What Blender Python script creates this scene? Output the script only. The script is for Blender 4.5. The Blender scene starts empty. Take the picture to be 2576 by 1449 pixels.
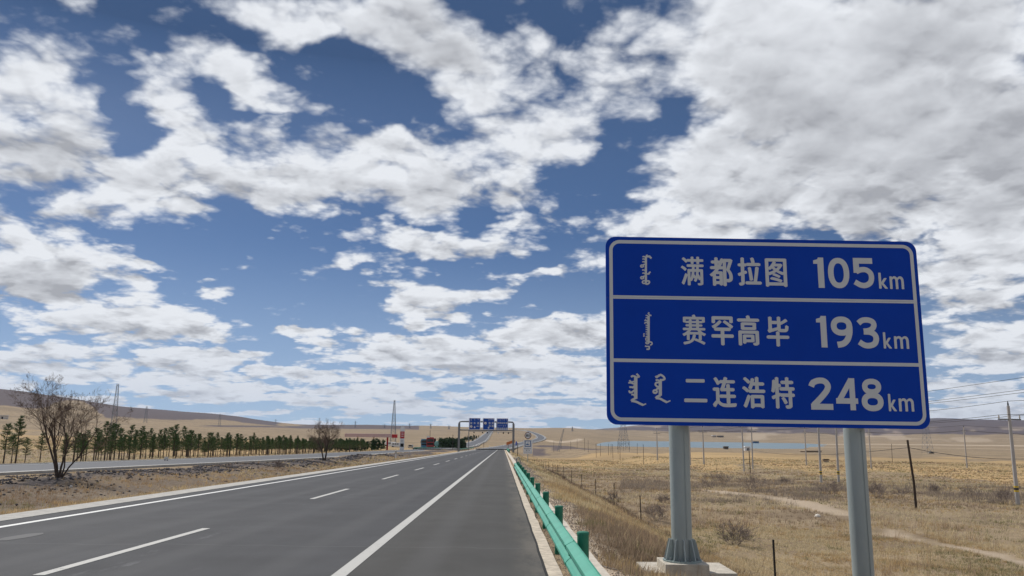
import bpy, bmesh, math, random
import numpy as np
from mathutils import Vector, Matrix

# ------------------------------------------------------------------ camera, sky, sun, exposure
F = 1960.0; CX, CY = 1288.0, 724.5; W0 = 2576.0
PITCH = math.atan((1090 - CY) / F); ROLL = math.radians(0.7); YAW = math.radians(-0.52)
SL = 0.0154                                   # the road falls away from us by this much per metre
CAMZ = 1.65
sc = bpy.context.scene
cam_d = bpy.data.cameras.new('camera'); cam = bpy.data.objects.new('camera', cam_d)
sc.collection.objects.link(cam); sc.camera = cam
cam_d.sensor_width = 36.0; cam_d.lens = 36.0 * F / W0
cam_d.clip_start = 0.1; cam_d.clip_end = 30000
CM = Matrix.Rotation(YAW, 3, 'Z') @ Matrix.Rotation(math.pi/2 + PITCH, 3, 'X') @ Matrix.Rotation(ROLL, 3, 'Z')
cam.matrix_world = Matrix.Translation((0, 0, CAMZ)) @ CM.to_4x4()
CMn = np.array(CM)

sc.view_settings.view_transform = 'Standard'; sc.view_settings.look = 'None'
sc.view_settings.gamma = 1.0; sc.view_settings.use_curve_mapping = False
sc.view_settings.exposure = 0.0

def dirpx(x, y):
    d = CMn @ np.array([x - CX, -(y - CY), -F]); return d / np.linalg.norm(d)
def azel(x, y):
    d = dirpx(x, y); return math.atan2(d[0], d[1]), math.asin(d[2])

SUN_AZ = math.radians(-42); SUN_EL = math.radians(50)
sun_d = bpy.data.lights.new('sun', 'SUN'); sun_d.energy = 4.0; sun_d.angle = math.radians(0.53)
sun_d.color = (1.0, 0.955, 0.89)
sun = bpy.data.objects.new('sun', sun_d); sc.collection.objects.link(sun)
sdir = Vector((math.sin(SUN_AZ)*math.cos(SUN_EL), math.cos(SUN_AZ)*math.cos(SUN_EL), math.sin(SUN_EL)))
sun.rotation_euler = sdir.to_track_quat('Z', 'Y').to_euler()
sun.location = sdir * 100

class NT:
    """tiny expression builder for node trees"""
    def __init__(s, nt): s.nt = nt; s.n = nt.nodes; s.l = nt.links
    def new(s, t, **kw):
        n = s.n.new(t)
        for k, v in kw.items(): setattr(n, k, v)
        return n
    def put(s, sock, v):
        if isinstance(v, bpy.types.NodeSocket): s.l.new(v, sock)
        elif v is not None: sock.default_value = v
    def m(s, op, a, b=None, c=None, clamp=False):
        n = s.new('ShaderNodeMath', operation=op, use_clamp=clamp)
        s.put(n.inputs[0], a); s.put(n.inputs[1], b); s.put(n.inputs[2], c)
        return n.outputs[0]
    def v(s, op, a, b=None, scale=None):
        n = s.new('ShaderNodeVectorMath', operation=op)
        s.put(n.inputs[0], a); s.put(n.inputs[1], b)
        if scale is not None: s.put(n.inputs[3], scale)
        return n.outputs['Value'] if op in ('LENGTH', 'DOT_PRODUCT') else n.outputs[0]
    def xyz(s, x, y, z):
        n = s.new('ShaderNodeCombineXYZ')
        for i, q in enumerate((x, y, z)): s.put(n.inputs[i], q)
        return n.outputs[0]
    def sep(s, v):
        n = s.new('ShaderNodeSeparateXYZ'); s.put(n.inputs[0], v); return n.outputs
    def noise(s, vec, scale, detail=2.0, rough=0.5, lac=2.0, dist=0.0, col=False, dim='3D'):
        n = s.new('ShaderNodeTexNoise', noise_dimensions=dim)
        s.put(n.inputs['Vector'], vec); s.put(n.inputs['Scale'], scale); s.put(n.inputs['Detail'], detail)
        s.put(n.inputs['Roughness'], rough); s.put(n.inputs['Lacunarity'], lac); s.put(n.inputs['Distortion'], dist)
        return n.outputs['Color' if col else 'Fac']
    def sstep(s, x, a, b, to0=0.0, to1=1.0, kind='SMOOTHSTEP'):
        n = s.new('ShaderNodeMapRange', interpolation_type=kind)
        s.put(n.inputs[0], x)
        for i, q in enumerate((a, b, to0, to1)): s.put(n.inputs[i+1], q)
        return n.outputs[0]
    def mix(s, f, a, b, mode='MIX'):
        n = s.new('ShaderNodeMix', data_type='RGBA', blend_type=mode)
        s.put(n.inputs[0], f); s.put(n.inputs[6], a); s.put(n.inputs[7], b)
        return n.outputs[2]
    def ramp(s, f, stops):
        n = s.new('ShaderNodeValToRGB'); cr = n.color_ramp
        while len(cr.elements) < len(stops): cr.elements.new(0.5)
        for e, (p, c) in zip(cr.elements, stops): e.position = p; e.color = (*c, 1) if len(c) == 3 else c
        s.put(n.inputs[0], f); return n.outputs[0]

world = bpy.data.worlds.new('World'); sc.world = world; world.use_nodes = True
world.node_tree.nodes.clear()
world.cycles.sampling_method = 'MANUAL'; world.cycles.sample_map_resolution = 512
W = NT(world.node_tree)
dvec = W.v('NORMALIZE', W.new('ShaderNodeTexCoord').outputs['Generated'])
dx, dy, dz = W.sep(dvec)
el = W.m('ARCSINE', dz); az = W.m('ARCTAN2', dx, dy)
zc = W.m('ADD', W.m('MAXIMUM', dz, 0.0), 0.075)
PX, PY = W.m('DIVIDE', dx, zc), W.m('DIVIDE', dy, zc)
P = W.xyz(PX, PY, 0.0)
zc2 = W.m('ADD', zc, 0.014)
P2 = W.xyz(W.m('DIVIDE', dx, zc2), W.m('DIVIDE', dy, zc2), 0.0)
zq = W.m('ADD', W.m('MAXIMUM', dz, 0.0), 0.24)
Q = W.xyz(W.m('DIVIDE', dx, zq), W.m('DIVIDE', dy, zq), 0.0)
zq2 = W.m('ADD', zq, 0.016)
Q2 = W.xyz(W.m('DIVIDE', dx, zq2), W.m('DIVIDE', dy, zq2), 0.0)
# billowing offset of the cloud outlines
wn = W.v('SUBTRACT', W.noise(Q, 4.5, 4.0, 0.55, col=True), (0.5, 0.5, 0.5))
wamp = W.sstep(dz, 0.0, 0.30, 0.012, 0.15, 'LINEAR')
wvec = W.v('SCALE', wn, scale=wamp)
A = W.v('ADD', W.xyz(az, el, 0.0), wvec)
A = W.v('MULTIPLY', A, (1.0, 1.0, 0.0))
#        cx    cy   rx   ry  angle weight   (each a bank of cloud, or with a minus a gap of blue)
BANKS = [
 (60, 330, 330, 250, 0, .9), (230, 480, 330, 120, 0, .8), (480, 430, 260, 150, 0, .8), (150, 150, 120, 120, 30, .25),
 (440, 175, 150, 85, 0, .8), (600, 215, 190, 75, -12, .85), (740, 245, 120, 50, -5, .75), (420, 280, 120, 100, 0, .75), (520, 350, 150, 60, -20, .6), (730, 310, 90, 40, 30, .5),
 (110, 30, 220, 55, 0, .42), (160, 75, 90, 60, 20, .38), (220, 40, 90, 50, 0, .3),
 (760, 30, 330, 110, 0, .9), (1000, 80, 260, 140, -15, .9), (1180, 190, 190, 130, -20, .8), (1350, 240, 170, 100, 0, .5),
 (1480, 250, 140, 110, 0, .45), (1340, 60, 110, 80, -40, .35), (600, 70, 150, 70, -30, .45),
 (700, 450, 330, 120, 0, .85), (1000, 440, 320, 130, 0, .95), (1240, 400, 260, 130, 0, .85), (1400, 520, 110, 60, -30, .45),
 (720, 560, 150, 60, 0, .5), (1440, 360, 150, 110, 30, .65), (1500, 200, 130, 130, 0, .62), (1570, 260, 110, 90, 0, .55), (1380, 150, 130, 110, 0, .5), (1590, 470, 120, 30, -25, .4), (1380, 580, 120, 40, 0, .3),
 (1130, 620, 330, 48, 4, .85), (950, 670, 230, 32, 4, .55), (1350, 590, 140, 45, 0, .45), (1420, 690, 180, 25, 8, .35), (760, 640, 130, 18, 0, .35),
 (1130, 735, 270, 48, 4, .85), (1340, 700, 160, 24, 8, .6), (1080, 795, 110, 24, 0, .7), (850, 745, 80, 15, -5, .3), (960, 760, 120, 30, -15, .5),
 (1970, 120, 480, 300, 0, 1.2), (2250, 250, 500, 430, 0, 1.35), (1870, 450, 430, 180, 0, 1.15), (1720, 560, 340, 100, 0, 1.0), (1950, 560, 350, 70, 0, .4),
 (2500, 420, 260, 330, 0, 1.2), (1700, 200, 200, 130, 30, .5), (2450, 700, 260, 130, 0, .95), (2500, 880, 220, 110, 0, .8), (1630, 120, 120, 130, 20, .62),
 (1530, 640, 160, 60, 0, .5), (2080, 440, 350, 200, 0, .3),
 (90, 680, 330, 110, -6, 1.0), (270, 740, 240, 60, -10, .6), (350, 820, 360, 62, -4, 1.0), (110, 892, 240, 42, 0, .85), (500, 912, 230, 32, 4, 1.0),
 (370, 672, 95, 34, -12, .75), (430, 695, 85, 18, 0, .4), (535, 745, 75, 30, 0, .75), (450, 735, 70, 22, 0, .4), (20, 950, 130, 45, -8, .75),
 (755, 838, 85, 26, -6, .8), (800, 860, 85, 22, 0, .7),
 (1060, 868, 280, 46, 0, 1.0), (1180, 912, 360, 44, 0, 1.0), (1400, 838, 290, 56, 3, 1.1), (1000, 905, 260, 32, 0, .9), (1350, 930, 280, 38, 0, 1.0), (1490, 870, 120, 40, 0, .4),
 (520, 978, 240, 26, 0, 1.0), (780, 948, 115, 24, 0, 1.0), (640, 950, 130, 16, 0, .8), (960, 975, 240, 26, 0, .9), (1270, 985, 220, 26, 0, .8), (1480, 960, 120, 40, 0, .5),
 (320, 958, 45, 12, 0, .6), (340, 1005, 70, 9, 0, .5), (620, 1005, 200, 14, 0, .4), (730, 990, 90, 10, 0, .4), (1130, 985, 90, 14, 0, .4),
 (2460, 1000, 160, 45, 0, .7),
 (930, 210, 230, 110, -12, -.55), (940, 300, 130, 60, 0, -.35), (330, 330, 60, 110, 10, -.35), (370, 60, 150, 110, 0, -.3), (1400, 60, 60, 110, 0, -.4),
 (1570, 420, 100, 75, 30, -.45), (2180, 585, 150, 20, 0, -.75), (590, 285, 85, 42, -20, -.34), (1500, 530, 130, 60, -40, -.35), (1650, 30, 90, 60, 0, -.2),
 (640, 700, 330, 110, -10, -.3), (230, 200, 120, 60, -40, -.25), (800, 590, 300, 30, 0, -.15), (2480, 950, 120, 14, 0, -.3), (1450, 30, 70, 70, 0, -.3),
]
def add_bank(acc, vec, b):
    x, y, rx, ry, an, w = b
    a0, e0 = azel(x, y); a1, e1 = azel(x + 20, y); a2, e2 = azel(x, y - 20)
    sx = math.hypot((a1-a0), (e1-e0))/20; sy = math.hypot(a2-a0, e2-e0)/20
    mp = W.new('ShaderNodeMapping', vector_type='TEXTURE')
    W.put(mp.inputs['Vector'], vec)
    mp.inputs['Location'].default_value = (a0, e0, 0)
    mp.inputs['Rotation'].default_value = (0, 0, math.radians(an) + math.atan2(e1-e0, a1-a0))
    mp.inputs['Scale'].default_value = (rx*sx*1.15, ry*sy*1.25, 1)
    g = W.new('ShaderNodeTexGradient', gradient_type='SPHERICAL')
    W.l.new(mp.outputs[0], g.inputs[0])
    t = W.m('MULTIPLY', g.outputs['Fac'], abs(w)*1.5)
    t = W.m('MINIMUM', t, abs(w))
    return W.m('MAXIMUM' if w > 0 else 'SUBTRACT', acc, t) if acc is not None else t
acc = None
for b in BANKS: acc = add_bank(acc, A, b)
n1 = W.noise(Q, 5.2, 9.0, 0.58)
s1 = W.noise(Q, 4.6, 5.0, 0.5); s2 = W.noise(Q2, 4.6, 5.0, 0.5)
n3 = W.noise(Q, 20.0, 5.0, 0.6)
def puff(vec):
    w = W.v('SCALE', wn, scale=0.10)
    v = W.new('ShaderNodeTexVoronoi', voronoi_dimensions='2D', feature='SMOOTH_F1')
    W.put(v.inputs['Vector'], W.v('ADD', vec, w)); v.inputs['Scale'].default_value = 9.0
    v.inputs['Detail'].default_value = 3.0; v.inputs['Roughness'].default_value = 0.55; v.inputs['Smoothness'].default_value = 0.35
    return v.outputs['Distance']
v1 = puff(Q); v2 = puff(Q2)
lowf = W.noise(P, 0.55, 3.0, 0.5)
vc = dirpx(1288, 500)
outside = W.sstep(W.v('DOT_PRODUCT', dvec, tuple(vc)), 0.80, 0.62)
lown = W.m('MULTIPLY', W.m('MULTIPLY', W.sstep(lowf, 0.36, 0.62), 0.85), outside)
# many small far clouds close to the horizon
PH = W.xyz(PX, PY, 4.0)
nh = W.noise(PH, 0.62, 6.0, 0.55)
hz = W.m('MULTIPLY', W.sstep(dz, 0.12, 0.04), W.sstep(nh, 0.38, 0.58, 0.0, 0.95))
acc = W.m('MAXIMUM', W.m('MAXIMUM', acc, lown), hz)
fld = W.m('ADD', acc, W.m('MULTIPLY', W.m('SUBTRACT', n1, 0.5), 1.9))
fld = W.m('ADD', fld, W.m('MULTIPLY', W.m('SUBTRACT', n3, 0.5), 0.2))
fld = W.m('ADD', fld, W.m('MULTIPLY', W.m('SUBTRACT', 0.815, v1), 0.60))
fld = W.m('SUBTRACT', fld, W.sstep(dz, 0.10, 0.46, 0.40, 0.27))
edge = W.sstep(dz, 0.02, 0.4, 0.25, 0.62, 'LINEAR')
alpha = W.m('MULTIPLY', W.sstep(fld, -0.12, edge), W.sstep(dz, -0.03, -0.005))
# grey bellies
GREY = [(70, 400, 260, 120, 0, .8), (150, 520, 260, 60, 0, .7), (560, 480, 200, 60, 0, .6), (950, 500, 300, 60, 0, .6), (1250, 470, 200, 60, 0, .5),
 (1050, 90, 200, 80, -15, .7), (1180, 190, 120, 60, 0, .45), (2000, 300, 300, 160, -20, .7), (2350, 180, 260, 200, -30, .65), (2250, 480, 330, 120, 10, .8), (2520, 400, 200, 200, 0, .9), (2450, 520, 200, 70, 0, .7),
 (1900, 500, 250, 70, 0, .45), (90, 715, 260, 55, 0, .85), (360, 850, 260, 32, 0, .8), (110, 905, 180, 20, 0, .6), (480, 925, 160, 14, 0, .6),
 (1150, 640, 250, 28, 4, .5), (1140, 755, 200, 28, 4, .5), (1100, 892, 200, 22, 0, .6), (1400, 862, 200, 26, 0, .6), (1230, 935, 250, 18, 0, .55), (2450, 730, 200, 60, 0, .5), (2480, 880, 180, 50, 0, .4), (810, 870, 60, 10, 0, .5), (500, 988, 160, 10, 0, .5)]
gacc = None
A2 = W.v('ADD', W.xyz(az, el, 0.0), W.v('SCALE', wvec, scale=0.6)); A2 = W.v('MULTIPLY', A2, (1, 1, 0))
for b in GREY: gacc = add_bank(gacc, A2, b)
gacc = W.m('MAXIMUM', gacc, W.m('MULTIPLY', outside, W.sstep(lowf, 0.45, 0.7, 0.0, 0.7)))
relief = W.m('ADD', W.m('MULTIPLY', W.m('SUBTRACT', s1, s2), 1.8), W.m('MULTIPLY', W.m('SUBTRACT', v2, v1), 0.9))
lit = W.m('ADD', W.m('MULTIPLY', gacc, -0.66), 0.98)
lit = W.m('ADD', lit, W.m('MULTIPLY', relief, W.sstep(fld, 0.30, 1.15, 1.0, 0.30)))
lit = W.m('SUBTRACT', lit, W.m('MULTIPLY', W.sstep(fld, 0.15, 1.2), 0.26))
lit = W.m('ADD', lit, W.m('MULTIPLY', W.m('SUBTRACT', n3, 0.5), 0.12), clamp=True)
CLD = W.mix(lit, (0.43, 0.445, 0.485, 1), (0.90, 0.93, 0.98, 1))
# far clouds take on some of the air's own colour
CLD = W.mix(W.sstep(dz, 0.14, 0.0, 0.0, 0.5), CLD, (0.56, 0.63, 0.76, 1))
sky = W.new('ShaderNodeTexSky', sky_type='NISHITA', sun_disc=False)
W.l.new(W.xyz(dx, dy, W.m('MULTIPLY_ADD', W.m('MAXIMUM', dz, 0.0), 2.1, 0.07)), sky.inputs[0])
sky.sun_elevation = SUN_EL; sky.sun_rotation = SUN_AZ
sky.altitude = 1000; sky.air_density = 1.0; sky.dust_density = 0.2; sky.ozone_density = 2.6
SKYS = 0.075
bg1 = W.new('ShaderNodeBackground'); W.l.new(W.mix(W.sstep(dz, .26, .0, .0, .6), W.v('MULTIPLY', sky.outputs[0], (.85, .98, 1.07)), (.42/SKYS, .53/SKYS, .68/SKYS, 1)), bg1.inputs[0]); bg1.inputs[1].default_value = SKYS
bg2 = W.new('ShaderNodeBackground'); W.l.new(CLD, bg2.inputs[0]); bg2.inputs[1].default_value = 0.9
mx = W.new('ShaderNodeMixShader'); W.l.new(alpha, mx.inputs[0]); W.l.new(bg1.outputs[0], mx.inputs[1]); W.l.new(bg2.outputs[0], mx.inputs[2])
wo = W.new('ShaderNodeOutputWorld'); W.l.new(mx.outputs[0], wo.inputs[0])

# ------------------------------------------------------------------ helpers
rng = np.random.default_rng(7); random.seed(7)
C = sc.collection

def tag(o, label=None, cat=None, group=None, kind=None):
    if label: o['label'] = label
    if cat: o['category'] = cat
    if group: o['group'] = group
    if kind: o['kind'] = kind
    return o
def thing(name, label, cat, loc=(0, 0, 0), rz=0.0, group=None):
    o = bpy.data.objects.new(name, None); C.objects.link(o); o.empty_display_size = 0.2
    o.location = loc; o.rotation_euler = (0, 0, rz)
    return tag(o, label, cat, group)
def link(name, me, parent=None, loc=None):
    o = bpy.data.objects.new(name, me); C.objects.link(o)
    if parent is not None: o.parent = parent
    if loc is not None: o.location = loc
    return o
def copy_tree(o, parent=None):
    c = o.copy(); C.objects.link(c)
    if parent is not None: c.parent = parent
    for ch in o.children: copy_tree(ch, c)
    return c

class MB:
    """collects verts and faces; build() links them as one mesh object"""
    def __init__(s): s.v = []; s.f = []
    def box(s, x0, x1, y0, y1, z0, z1):
        b = len(s.v)
        s.v += [(x, y, z) for z in (z0, z1) for y in (y0, y1) for x in (x0, x1)]
        s.f += [tuple(b+i for i in q) for q in ((0,2,3,1),(4,5,7,6),(0,1,5,4),(2,6,7,3),(0,4,6,2),(1,3,7,5))]
        return s
    def beam(s, a, b, w, h=None):
        """square bar between two points"""
        h = h or w; a = Vector(a); b = Vector(b); d = (b-a).normalized()
        u = d.cross(Vector((0, 0, 1)))
        if u.length < 1e-3: u = Vector((1, 0, 0))
        u.normalize(); v = u.cross(d); k = len(s.v)
        for p in (a, b):
            for su, sv in ((-1,-1),(1,-1),(1,1),(-1,1)): s.v.append(tuple(p + u*su*w/2 + v*sv*h/2))
        s.f += [tuple(k+i for i in q) for q in ((0,3,2,1),(4,5,6,7),(0,1,5,4),(1,2,6,5),(2,3,7,6),(3,0,4,7))]
        return s
    def tube(s, pts, rad, n=6, cap=True):
        pts = [Vector(p) for p in pts]
        if not hasattr(rad, '__len__'): rad = [rad]*len(pts)
        k = len(s.v); ref = None
        for i, p in enumerate(pts):
            d = (pts[min(i+1, len(pts)-1)] - pts[max(i-1, 0)])
            d = d.normalized() if d.length > 0 else Vector((0, 0, 1))
            if ref is None: ref = d.orthogonal().normalized()
            ref = (ref - d*ref.dot(d)); ref = ref.normalized() if ref.length > 1e-6 else d.orthogonal().normalized()
            w = d.cross(ref)
            for j in range(n):
                t = 2*math.pi*j/n
                s.v.append(tuple(p + (ref*math.cos(t) + w*math.sin(t))*rad[i]))
        for i in range(len(pts)-1):
            for j in range(n):
                s.f.append((k+i*n+j, k+i*n+(j+1) % n, k+(i+1)*n+(j+1) % n, k+(i+1)*n+j))
        if cap:
            s.f.append(tuple(k+j for j in reversed(range(n)))); s.f.append(tuple(k+(len(pts)-1)*n+j for j in range(n)))
        return s
    def lathe(s, prof, n=16, c=(0, 0, 0)):
        """prof: list of (r, z)"""
        k = len(s.v)
        for r, z in prof:
            for j in range(n):
                t = 2*math.pi*j/n; s.v.append((c[0]+r*math.cos(t), c[1]+r*math.sin(t), c[2]+z))
        for i in range(len(prof)-1):
            for j in range(n):
                s.f.append((k+i*n+j, k+i*n+(j+1) % n, k+(i+1)*n+(j+1) % n, k+(i+1)*n+j))
        s.f.append(tuple(k+j for j in reversed(range(n)))); s.f.append(tuple(k+(len(prof)-1)*n+j for j in range(n)))
        return s
    def prism(s, poly, y0, y1):
        """polygon in x,z pushed along y"""
        k = len(s.v); n = len(poly)
        s.v += [(x, y0, z) for x, z in poly] + [(x, y1, z) for x, z in poly]
        s.f.append(tuple(range(k, k+n))); s.f.append(tuple(reversed(range(k+n, k+2*n))))
        for i in range(n): j = (i+1) % n; s.f.append((k+i, k+n+i, k+n+j, k+j))
        return s
    def poly(s, pts):
        k = len(s.v); s.v += [tuple(p) for p in pts]; s.f.append(tuple(range(k, k+len(pts)))); return s
    def mesh(s, name, m, smooth=False):
        me = bpy.data.meshes.new(name); me.from_pydata(s.v, [], s.f)
        me.materials.append(m)
        if smooth: me.polygons.foreach_set('use_smooth', [True]*len(me.polygons))
        me.update(); return me
    def build(s, name, m, parent=None, smooth=False, bevel=0.0, loc=None):
        me = s.mesh(name, m, smooth)
        o = link(name, me, parent, loc)
        if smooth:
            try: me.set_sharp_from_angle(angle=math.radians(38))
            except Exception: pass
        if bevel:
            b = o.modifiers.new('bevel', 'BEVEL'); b.width = bevel; b.segments = 2; b.limit_method = 'ANGLE'
        return o

def np_mesh(name, V, Fc, m, col=None, smooth=False, colname='tint'):
    me = bpy.data.meshes.new(name); k = Fc.shape[1]
    me.vertices.add(len(V)); me.vertices.foreach_set('co', np.asarray(V, np.float32).ravel())
    me.loops.add(Fc.size); me.loops.foreach_set('vertex_index', Fc.astype(np.int32).ravel())
    me.polygons.add(len(Fc)); me.polygons.foreach_set('loop_start', np.arange(0, Fc.size, k, dtype=np.int32))
    me.polygons.foreach_set('loop_total', np.full(len(Fc), k, np.int32))
    if smooth: me.polygons.foreach_set('use_smooth', np.ones(len(Fc), bool))
    if col is not None:
        at = me.color_attributes.new(colname, 'FLOAT_COLOR', 'POINT')
        c4 = np.ones((len(V), 4), np.float32); c4[:, :3] = col
        at.data.foreach_set('color', c4.ravel())
    me.materials.append(m); me.update(calc_edges=True); me.validate(); return me

# ---- value noise in numpy
def _h(ix, iy, s):
    n = (ix*374761393 + iy*668265263 + s*2147483647) & 0xffffffff
    n = ((n ^ (n >> 13))*1274126177) & 0xffffffff
    return ((n ^ (n >> 16)) & 0xffff)/65535.0
def vn(x, y, s=0):
    x = np.asarray(x, float); y = np.asarray(y, float)
    ix = np.floor(x).astype(np.int64); iy = np.floor(y).astype(np.int64)
    fx = x-ix; fy = y-iy; fx = fx*fx*(3-2*fx); fy = fy*fy*(3-2*fy)
    a = _h(ix, iy, s); b = _h(ix+1, iy, s); c = _h(ix, iy+1, s); d = _h(ix+1, iy+1, s)
    return (a*(1-fx)+b*fx)*(1-fy) + (c*(1-fx)+d*fx)*fy
def fbm(x, y, o=4, s=0, g=0.5):
    t = 0; a = 1; n = 0
    for i in range(o): t = t + a*vn(x*2**i, y*2**i, s+i); n += a; a *= g
    return t/n
def sst(x, a, b):
    t = np.clip((x-a)/(b-a), 0, 1); return t*t*(3-2*t)

# ------------------------------------------------------------------ the lie of the land
HOR = lambda px: 1090 + (px-CX)*math.tan(ROLL)
RS = np.log(np.array([60, 150, 300, 600, 900, 1600, 2500, 4500, 9000.]))
# columns: picture x the direction belongs to; rows: how far above (+) or below (-) the horizon the ground
# stands at each distance, in 1/1960 of that distance
TAB = {
 -1400: [-85, -38, -12, 10, 36, 70, 60, 50, 40],
 -500: [-88, -42, -16, 10, 38, 84, 70, 50, 40],
 0:    [-90, -48, -24, 6, 34, 83, 62, 40, 30],
 190:  [-90, -49, -27, 2, 22, 64, 50, 34, 26],
 344:  [-90, -50, -29, -2, 14, 40, 46, 34, 20],
 555:  [-90, -52, -32, -8, 4, 18, 34, 26, 14],
 738:  [-90, -53, -35, -16, -5, 4, 11, 9, 6],
 1000: [-86, -54, -40, -24, -12, 1, 11, 10, 8],
 1265: [-85, -53, -42, -27, -11, 2, 11.5, 10, 8],
 1400: [-95, -58, -40, -26, -14, 0, 11, 10, 8],
 1500: [-165, -68, -41, -31, -27, -8, 8, 12, 8],
 1600: [-170, -68, -41, -31, -27.5, -17, -4, 25, 15],
 1750: [-170, -68, -41, -31, -27.5, -18, -8, 26, 18],
 1950: [-170, -68, -41, -31, -27.5, -17, -7, 30, 22],
 2200: [-170, -68, -41, -31, -24, -13, -5, 36, 28],
 2350: [-170, -68, -41, -30, -23, -13, -4, 35, 44],
 2420: [-170, -68, -41, -30, -23, -13, -4, 38, 42],
 2576: [-170, -68, -41, -30, -23, -13, -4, 42, 30],
 3400: [-170, -68, -41, -30, -23, -13, -4, 46, 30],
 4600: [-170, -68, -41, -30, -23, -13, -4, 40, 30],
}
def az_of(px): d = dirpx(px, HOR(px)); return math.atan2(d[0], d[1])
TA = []; TT = []
for k, row in TAB.items():
    a = az_of(k) if -1300 < k < 4000 else (math.radians(-80) if k < 0 else math.radians(80))
    TA.append(a); TT.append(row)
TA = np.array([-math.pi] + TA + [math.pi]); TT = np.array([[-90, -45, -25, -10, 0, 10, 20, 25, 25]] + TT + [[-90, -45, -25, -10, 0, 10, 20, 25, 25]], float)

# smooth (Catmull-like) lookup along azimuth by resampling and blurring
_ga = np.linspace(-math.pi, math.pi, 2881); _gt = np.stack([np.interp(_ga, TA, TT[:, i]) for i in range(len(RS))], 1)
_k = np.exp(-0.5*(np.arange(-14, 15)/5.5)**2); _k /= _k.sum()
_gt = np.stack([np.convolve(np.pad(_gt[:, i], 14, mode='edge'), _k, 'valid') for i in range(len(RS))], 1)
_gr = np.linspace(RS[0], RS[-1], 200)
def _cub(row):           # monotone enough: linear then blurred
    o = np.interp(_gr, RS, row); kk = np.exp(-0.5*(np.arange(-9, 10)/4.0)**2); kk /= kk.sum()
    return np.convolve(np.pad(o, 9, mode='edge'), kk, 'valid')
_GT = np.stack([_cub(r) for r in _gt], 0)
def table(az_, lr):
    u = np.clip((az_+math.pi)/(2*math.pi)*2880, 0, 2879.999); v = np.clip((lr-RS[0])/(RS[-1]-RS[0])*199, 0, 198.999)
    i = u.astype(int); j = v.astype(int); fu = u-i; fv = v-j
    return (_GT[i, j]*(1-fu)+_GT[i+1, j]*fu)*(1-fv) + (_GT[i, j+1]*(1-fu)+_GT[i+1, j+1]*fu)*fv

SEC_X = np.array([-400, -60, -47, -40, -36.2, -26, -24, -21.5, -19.5, -16, -13, -11.4, -11.05, -10.2, 0.3, 0.9, 1.5, 2.1, 3.0, 4.2, 5.4, 6.5, 7.4, 10, 60, 400.])
SEC_Z = np.array([-.9, -.9, -.7, -.45, -.22, -.22, -.25, -.06, -.22, -.62, -.42, -.10, -.16, -.16, -.16, -.10, -.06, -.12, -.34, -.85, -1.45, -1.95, -2.12, -2.2, -2.25, -3.2])
LAKE_Z = -11.0
def H(x, y, fine=True):
    x = np.asarray(x, float); y = np.asarray(y, float)
    r = np.hypot(x, y) + 1e-6; a = np.arctan2(x, y); lr = np.log(np.maximum(r, 20))
    near = -SL*y + np.interp(x, SEC_X, SEC_Z)
    far = CAMZ + table(a, lr)*r/F
    cor = 1 - sst(np.abs(x + 12), 28, 60)
    r0 = 90 + 200*cor
    w = sst(r, r0, r0 + 110)
    h = near*(1-w) + far*w
    lake = sst(a, az_of(1470), az_of(1530))*(1-sst(a, az_of(1930), az_of(2050)))*sst(r, 800, 900)*(1-sst(r, 1480, 1620))
    h = h - 2.2*lake
    if fine:
        road = 1 - sst(np.abs(x + 5), 6.2, 7.2)*1.0
        keep = sst(np.abs(x+5), 6.4, 9)*(1 - (1-sst(np.abs(x+31), 6, 8))*(y < 330))
        keep = keep*sst(np.abs(x+5), 6.5, 11.5)
        keep = keep*sst(np.hypot((x-4.5)/2.2, y-13), 0.9, 2.0)
        h = h - .24*(1-sst(np.hypot(x-3.05, y-13.1), .8, 2.2))
        h = h + keep*((fbm(x*.35, y*.35, 3, 3)-.5)*.28 + (fbm(x*.06, y*.06, 2, 9)-.5)*.5)
        h = h + sst(r, 700, 2500)*(fbm(x*.0022, y*.0022, 4, 21)-.5)*26*sst(r, 700, 3500)*(1-lake)
    return h
def Hs(x, y): return float(H(np.array([x]), np.array([y]))[0])
def ray(px, py): return CMn @ np.array([px-CX, -(py-CY), -F])
def G(px, py, rmax=7000.):
    """the point of the ground seen at picture position (px, py)"""
    d = ray(px, py); d = d/math.hypot(d[0], d[1])
    t = np.exp(np.linspace(math.log(4), math.log(rmax), 900))
    z = CAMZ + d[2]*t; h = H(d[0]*t, d[1]*t)
    b = np.nonzero(z < h)[0]
    if len(b) == 0 or b[0] == 0: t0 = t[np.argmin(z-h)]
    else:
        i = b[0]; f0 = z[i-1]-h[i-1]; f1 = z[i]-h[i]; t0 = t[i-1] + (t[i]-t[i-1])*f0/(f0-f1)
    return Vector((d[0]*t0, d[1]*t0, Hs(d[0]*t0, d[1]*t0)))
def col_at(px, dist, py=None):
    """ground point at a given distance in the direction of picture column px"""
    d = ray(px, HOR(px) if py is None else py); n = math.hypot(d[0], d[1])
    x, y = d[0]/n*dist, d[1]/n*dist
    return Vector((x, y, Hs(x, y)))
def road_z(y): return -SL*y
def mpp(p): return p[1]/F      # metres per picture unit at that distance
def seg_dist(x, y, pts):
    best = np.full(np.shape(x), 1e9)
    for (ax, ay), (bx, by) in zip(pts[:-1], pts[1:]):
        t = np.clip(((x-ax)*(bx-ax)+(y-ay)*(by-ay))/((bx-ax)**2+(by-ay)**2+1e-9), 0, 1)
        best = np.minimum(best, np.hypot(x-ax-t*(bx-ax), y-ay-t*(by-ay)))
    return best

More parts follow.
